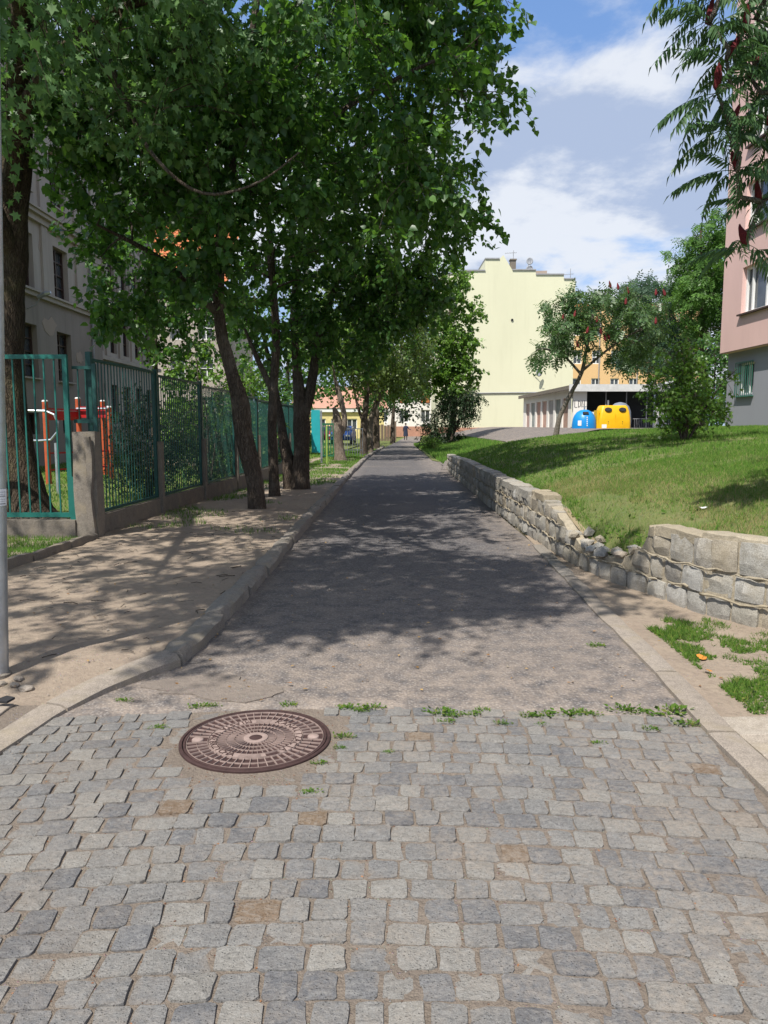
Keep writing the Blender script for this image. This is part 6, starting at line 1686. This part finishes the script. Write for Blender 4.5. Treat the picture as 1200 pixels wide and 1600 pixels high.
def build_far_left():
    t = thing('board', 'bright turquoise sheet board standing on the fence line past the twin trunks', 'board', (-2.6, 29, 0))
    mt = plain('turquoise_paint', (.02, .33, .36), .5, 0, .08)
    MB().b2((-.17, -.02, .5), (.16, .02, 2.12)).build('sheet', mt, t)
    MB().b2((.17, -.04, .1), (.24, .04, 2.1)).build('post', m_galv, t)
    t = thing('board', 'slanting turquoise sliver of board between the twin trunks', 'board', (-2.85, 27.4, 0), .4)
    MB().prism([(-.2, -.015, 2.3), (.10, -.015, 2.2), (.16, -.015, 1.15), (.06, -.015, .95)], (0, .03, 0)).build('sheet', mt, t)
    t = thing('gate', 'low green barred gate beside the pollarded tree', 'gate', (-2.25, 30.2, 0))
    mg = plain('green_gate_paint', (.02, .12, .06), .5)
    g = MB(); g.b2((-.3, -.02, 1.55), (.25, .02, 1.62)); g.b2((-.3, -.02, .3), (.25, .02, .36)); g.build('frame', mg, t)
    for i in range(6): MB().b2((-.29 + i * .1, -.015, .36), (-.25 + i * .1, .015, 1.55)).build('bar', mg, t)
    MB().b2((-.06, -.06, 0), (.0, -.03, 1.5)).build('post', plain('lime_paint', (.25, .38, .08), .5), t)
    t = thing('railing', 'thin grey railing behind the pale pollarded trunk', 'railing', (-1.5, 36, 0))
    g = MB(); g.b2((-.5, -.015, 1.35), (.5, .015, 1.39)); g.b2((-.5, -.015, .35), (.5, .015, .39)); g.build('rail', m_galv, t)
    for i in range(9): MB().b2((-.49 + i * .12, -.01, .1), (-.465 + i * .12, .01, 1.35)).build('bar', m_galv, t)
    t = thing('board_fence', 'weathered plank fence at the far end of the verge', 'fence', (-.5, 74, 0))
    mw = plain('weathered_plank', (.15, .11, .08), .85)
    for i in range(9): MB().b2((-1.3 + i * .3, -.02, 0), (-1.04 + i * .3, .02, 1.5 + .05 * (i % 3))).build('plank', mw, t)
    MB().b2((1.45, -.1, 0), (1.7, .1, 1.9)).build('gate_post', mw, t)
    def car(label, x, y, rz, col, nm):
        c = thing('parked_car', label, 'car', (x, y, 0), rz, 'cars parked beyond the fence')
        mp = plain(nm, col, .3, 0, .03)
        prof = [(-2.05, .35), (-2.1, .75), (-1.7, .95), (-.95, 1.02), (-.35, 1.45), (.9, 1.47), (1.6, 1.05), (2.0, .95), (2.08, .4), (1.6, .28), (-1.6, .28)]
        b = MB(); V = []
        for yy, s in ((-.84, .97), (-.78, 1.0), (.78, 1.0), (.84, .97)):
            V += [(px * s, yy * (.82 if pz > 1.1 else 1), pz) for px, pz in prof]
        n = len(prof); F = [(i * n + j, i * n + (j + 1) % n, (i + 1) * n + (j + 1) % n, (i + 1) * n + j) for i in range(3) for j in range(n)] + [tuple(range(n))[::-1], tuple(3 * n + j for j in range(n))]
        b.add(V, F); b.build('body', mp, c, auto=.5)
        g = MB()
        g.prism([(-.92, -.60, 1.05), (-.37, -.56, 1.42), (-.37, .56, 1.42), (-.92, .60, 1.05)], (-.03, 0, .01))
        g.prism([(1.56, -.60, 1.08), (.93, -.56, 1.43), (.93, .56, 1.43), (1.56, .60, 1.08)], (.03, 0, .01))
        for sy in (-1, 1): g.prism([(-.8, sy * .74, 1.06), (-.3, sy * .70, 1.40), (.85, sy * .70, 1.40), (1.4, sy * .74, 1.06)], (0, sy * .03, 0))
        g.build('windows', m_glass, c)
        for wx in (-1.3, 1.3):
            for sy in (-.8, .8):
                w = MB(); w.tube([(wx, sy - .1, .31), (wx, sy + .1, .31)], .31, 16); o = w.build('wheel', m_dark, c); MB().tube([(wx, sy - .11, .31), (wx, sy + .11, .31)], .19, 12).build('rim', m_galv, o)
        for sy in (-.6, .6): MB().box((-2.06, sy, .68), (.08, .3, .14)).build('headlight', m_white, c)
    car('dark red parked car beyond the fence gap left of the pollarded trunk', -4.9, 66, 1.45, (.25, .03, .04), 'red_car_paint')
    car('blue parked car beyond the fence close to the pollarded trunk', -3.4, 64, 1.5, (.03, .09, .32), 'blue_car_paint')
build_far_left()

# ------------------------------------------------------------------ playground
def build_playground():
    m_or = plain('orange_wood_post', (.40, .075, .025), .55, 0, .2, 5); m_red = plain('red_panel', (.42, .018, .02), .4, 0, .1)
    t = thing('climbing_frame', 'red and orange playground climbing frame on posts behind the fence', 'climbing frame', (-8.6, 21.5, 0))
    P = [(-.38, -1.3), (-.27, .6), (-.22, 2.4), (.62, .6)]
    for (px, py), h in zip(P, (2.16, 2.3, 2.28, 2.05)):
        o = MB().tube([(px, py, -.1), (px, py, h)], .075, 10).build('post', m_or, t, auto=.7)
        MB().lathe([(.078, 0), (.078, .03), (.05, .045)], 10, (px, py, h)).build('post_cap', m_white, o)
    for a, b, z in ((0, 1, 1.72), (1, 3, 1.80), (1, 2, 1.8)):
        A, B = Vector((*P[a], z)), Vector((*P[b], z))
        MB().bar(A + Vector((0, 0, .12)), B + Vector((0, 0, .12)), .06, .32).build('beam', m_red, t)
        MB().tube([A + Vector((0, -.1, .22)), B + Vector((0, -.1, .22))], .03, 8).build('handrail', m_galv, t)
    for z in (.8, .35):
        MB().bar((-.38, -1.3, z), (.62, .6, z), .04).build('rung', m_red, t)
        MB().bar((-.27, .6, z), (.62, .6, z), .04).build('rung', m_red, t)
    t = thing('play_hoop', 'bent grey steel hoop on a pole in the playground', 'play equipment', (-7.35, 17.0, 0))
    MB().tube([(0, 0, -.1), (0, 0, 1.15)], .045, 10).build('pole', m_galv, t)
    MB().tube([(-.85, 0, 1.22), (-.4, 0, 1.2), (-.12, 0, 1.22), (.04, 0, 1.4), (.06, 0, 1.6), (-.02, 0, 1.78), (-.2, 0, 1.86), (-1.1, 0, 1.88)], .025, 8).build('hoop', m_galv, t)
    t = thing('sand_edge', 'low timber edging on the playground lawn', 'edging', (-8.3, 29, 0))
    for i in range(5): MB().b2((-1.6 + i * .62, -.08, 0), (-1.0 + i * .62, .08, .22)).build('timber', plain('pale_timber', (.40, .33, .24), .8), t)
build_playground()

# ------------------------------------------------------------------ people
def skin_body(name, joints, edges, mats, parent, zcol=None, lv=1):
    """joints: name -> (x,y,z,r)"""
    ks = list(joints); me = bpy.data.meshes.new(name)
    me.from_pydata([joints[k][:3] for k in ks], [(ks.index(a), ks.index(b)) for a, b in edges], [])
    o = link(bpy.data.objects.new(name, me), parent)
    sk = o.modifiers.new('skin', 'SKIN'); sk.use_smooth_shade = True
    for i, k in enumerate(ks):
        r = joints[k][3]; v = me.skin_vertices[0].data[i]; v.radius = (r, r) if not isinstance(r, tuple) else r
        v.use_root = (i == 0)
    ss = o.modifiers.new('sub', 'SUBSURF'); ss.levels = lv; ss.render_levels = lv
    bpy.context.view_layer.update()
    dg = bpy.context.evaluated_depsgraph_get()
    m2 = bpy.data.meshes.new_from_object(o.evaluated_get(dg)); o.modifiers.clear(); o.data = m2
    m2.materials.clear()
    for m in mats: m2.materials.append(m)
    if zcol:
        for p in m2.polygons: p.material_index = zcol(p.center)
    return o
m_skin = plain('skin', (.42, .25, .18), .6)
def person(label, x, y, rz, top, bottom, hair, H=1.7, coat=False, arm=None, stoop=0.0, group=None, shoes=(.04, .03, .03), stride=.16):
    t = thing('person', label, 'person', (x, y, hgt(x, y) if y > 60 else 0), rz, group)
    k = H / 1.7; s = stoop
    mt, mbm, mh, ms = plain('cloth_%s' % label[:18], top, .85), plain('trouser_%s' % label[:18], bottom, .85), plain('hair_%s' % label[:18], hair, .7), plain('shoe_%s' % label[:18], shoes, .6)
    fy = -1     # faces -y before rotation
    J = {'pel': (0, 0, .93, .125), 'waist': (0, -.02 - s * .2, 1.08, .115), 'chest': (0, -.03 - s * .5, 1.30 - s * .1, .135), 'neck': (0, -.03 - s * .7, 1.47 - s * .22, .055), 'chin': (0, -.05 - s * .8, 1.52 - s * .26, .06), 'head': (0, -.045 - s * .85, 1.60 - s * .3, .088), 'crown': (0, -.03 - s * .85, 1.68 - s * .32, .06)}
    for sd, n in ((-1, 'l'), (1, 'r')):
        st = stride * sd
        J['hip' + n] = (.09 * sd, 0, .88, .095); J['knee' + n] = (.10 * sd, -st * .5 - .02, .49, .062); J['ank' + n] = (.10 * sd, -st + .02, .085, .042); J['toe' + n] = (.11 * sd, -st - .14, .03, .034)
        J['sho' + n] = (.17 * sd, -.03 - s * .5, 1.40 - s * .16, .062)
        if arm and sd == -1:
            J['elb' + n] = (.30 * sd, -.12, 1.14, .046); J['wri' + n] = (.50 * sd, -.10, 1.06, .034); J['han' + n] = (.60 * sd, -.10, 1.05, .036)
        else:
            J['elb' + n] = (.235 * sd, .02 + st * .3 - s * .5, 1.13 - s * .2, .046); J['wri' + n] = (.245 * sd, -.06 + st * .5 - s * .7, .90 - s * .15, .034); J['han' + n] = (.245 * sd, -.09 + st * .5 - s * .75, .81 - s * .15, .036)
    E_ = [('pel', 'waist'), ('waist', 'chest'), ('chest', 'neck'), ('neck', 'chin'), ('chin', 'head'), ('head', 'crown')]
    for n in 'lr': E_ += [('pel', 'hip' + n), ('hip' + n, 'knee' + n), ('knee' + n, 'ank' + n), ('ank' + n, 'toe' + n), ('chest', 'sho' + n), ('sho' + n, 'elb' + n), ('elb' + n, 'wri' + n), ('wri' + n, 'han' + n)]
    J = {a: (v[0] * k, v[1] * k, v[2] * k, v[3] * k) for a, v in J.items()}
    def zc(c):
        z = c.z / k
        if z < .075: return 3
        if z > 1.47 - s * .22: return 2
        if abs(c.x) / k > (.56 if arm and c.x < 0 else 9) or (abs(c.x) / k > .2 and z < .90 - s * .15): return 2
        return 1 if z < .96 else 0
    skin_body('body', J, E_, [mt, mbm, m_skin, ms], t, zc)
    hd = J['head']; bm = bmesh.new(); bmesh.ops.create_uvsphere(bm, u_segments=14, v_segments=9, radius=1)
    for v in bm.verts:
        if v.co.y < -.35 and v.co.z < .45: v.co.y = -.35
        if v.co.z < -.55: v.co.z = -.55
        v.co = Vector((v.co.x * .098 * k, v.co.y * .112 * k + .012, v.co.z * .115 * k + .025))
    me = bpy.data.meshes.new('hair'); bm.to_mesh(me); bm.free(); me.materials.append(mh)
    o = link(bpy.data.objects.new('hair', me), t); o.location = hd[:3]
    if coat:
        c = MB(); c.lathe([(.245, .42), (.235, .6), (.205, .9), (.19, 1.06), (.205, 1.28), (.19, 1.40), (.10, 1.475)], 18, sy=.72); c.build('coat', mt, t, auto=.8)
    return t
person('person in a long dark navy coat walking away down the path, one arm held out', 2.2, 77, math.pi, (.022, .028, .055), (.02, .02, .028), (.02, .018, .018), 1.72, True, True, 0, None, (.10, .06, .05))
person('child in a pale shirt partly behind the orange post in the playground', -16.1, 45.4, .3, (.55, .55, .52), (.03, .03, .035), (.02, .015, .012), 1.5, group='children on the playground path')
person('child in a beige top and dark trousers in the playground', -15.3, 45.0, -.4, (.42, .36, .24), (.03, .035, .06), (.02, .015, .012), 1.55, group='children on the playground path', shoes=(.4, .03, .04))
person('child in a light blue top stooping forward in the playground', -14.6, 45.3, 1.2, (.30, .38, .55), (.05, .10, .28), (.025, .018, .014), 1.5, stoop=.6, group='children on the playground path', shoes=(.45, .04, .04))
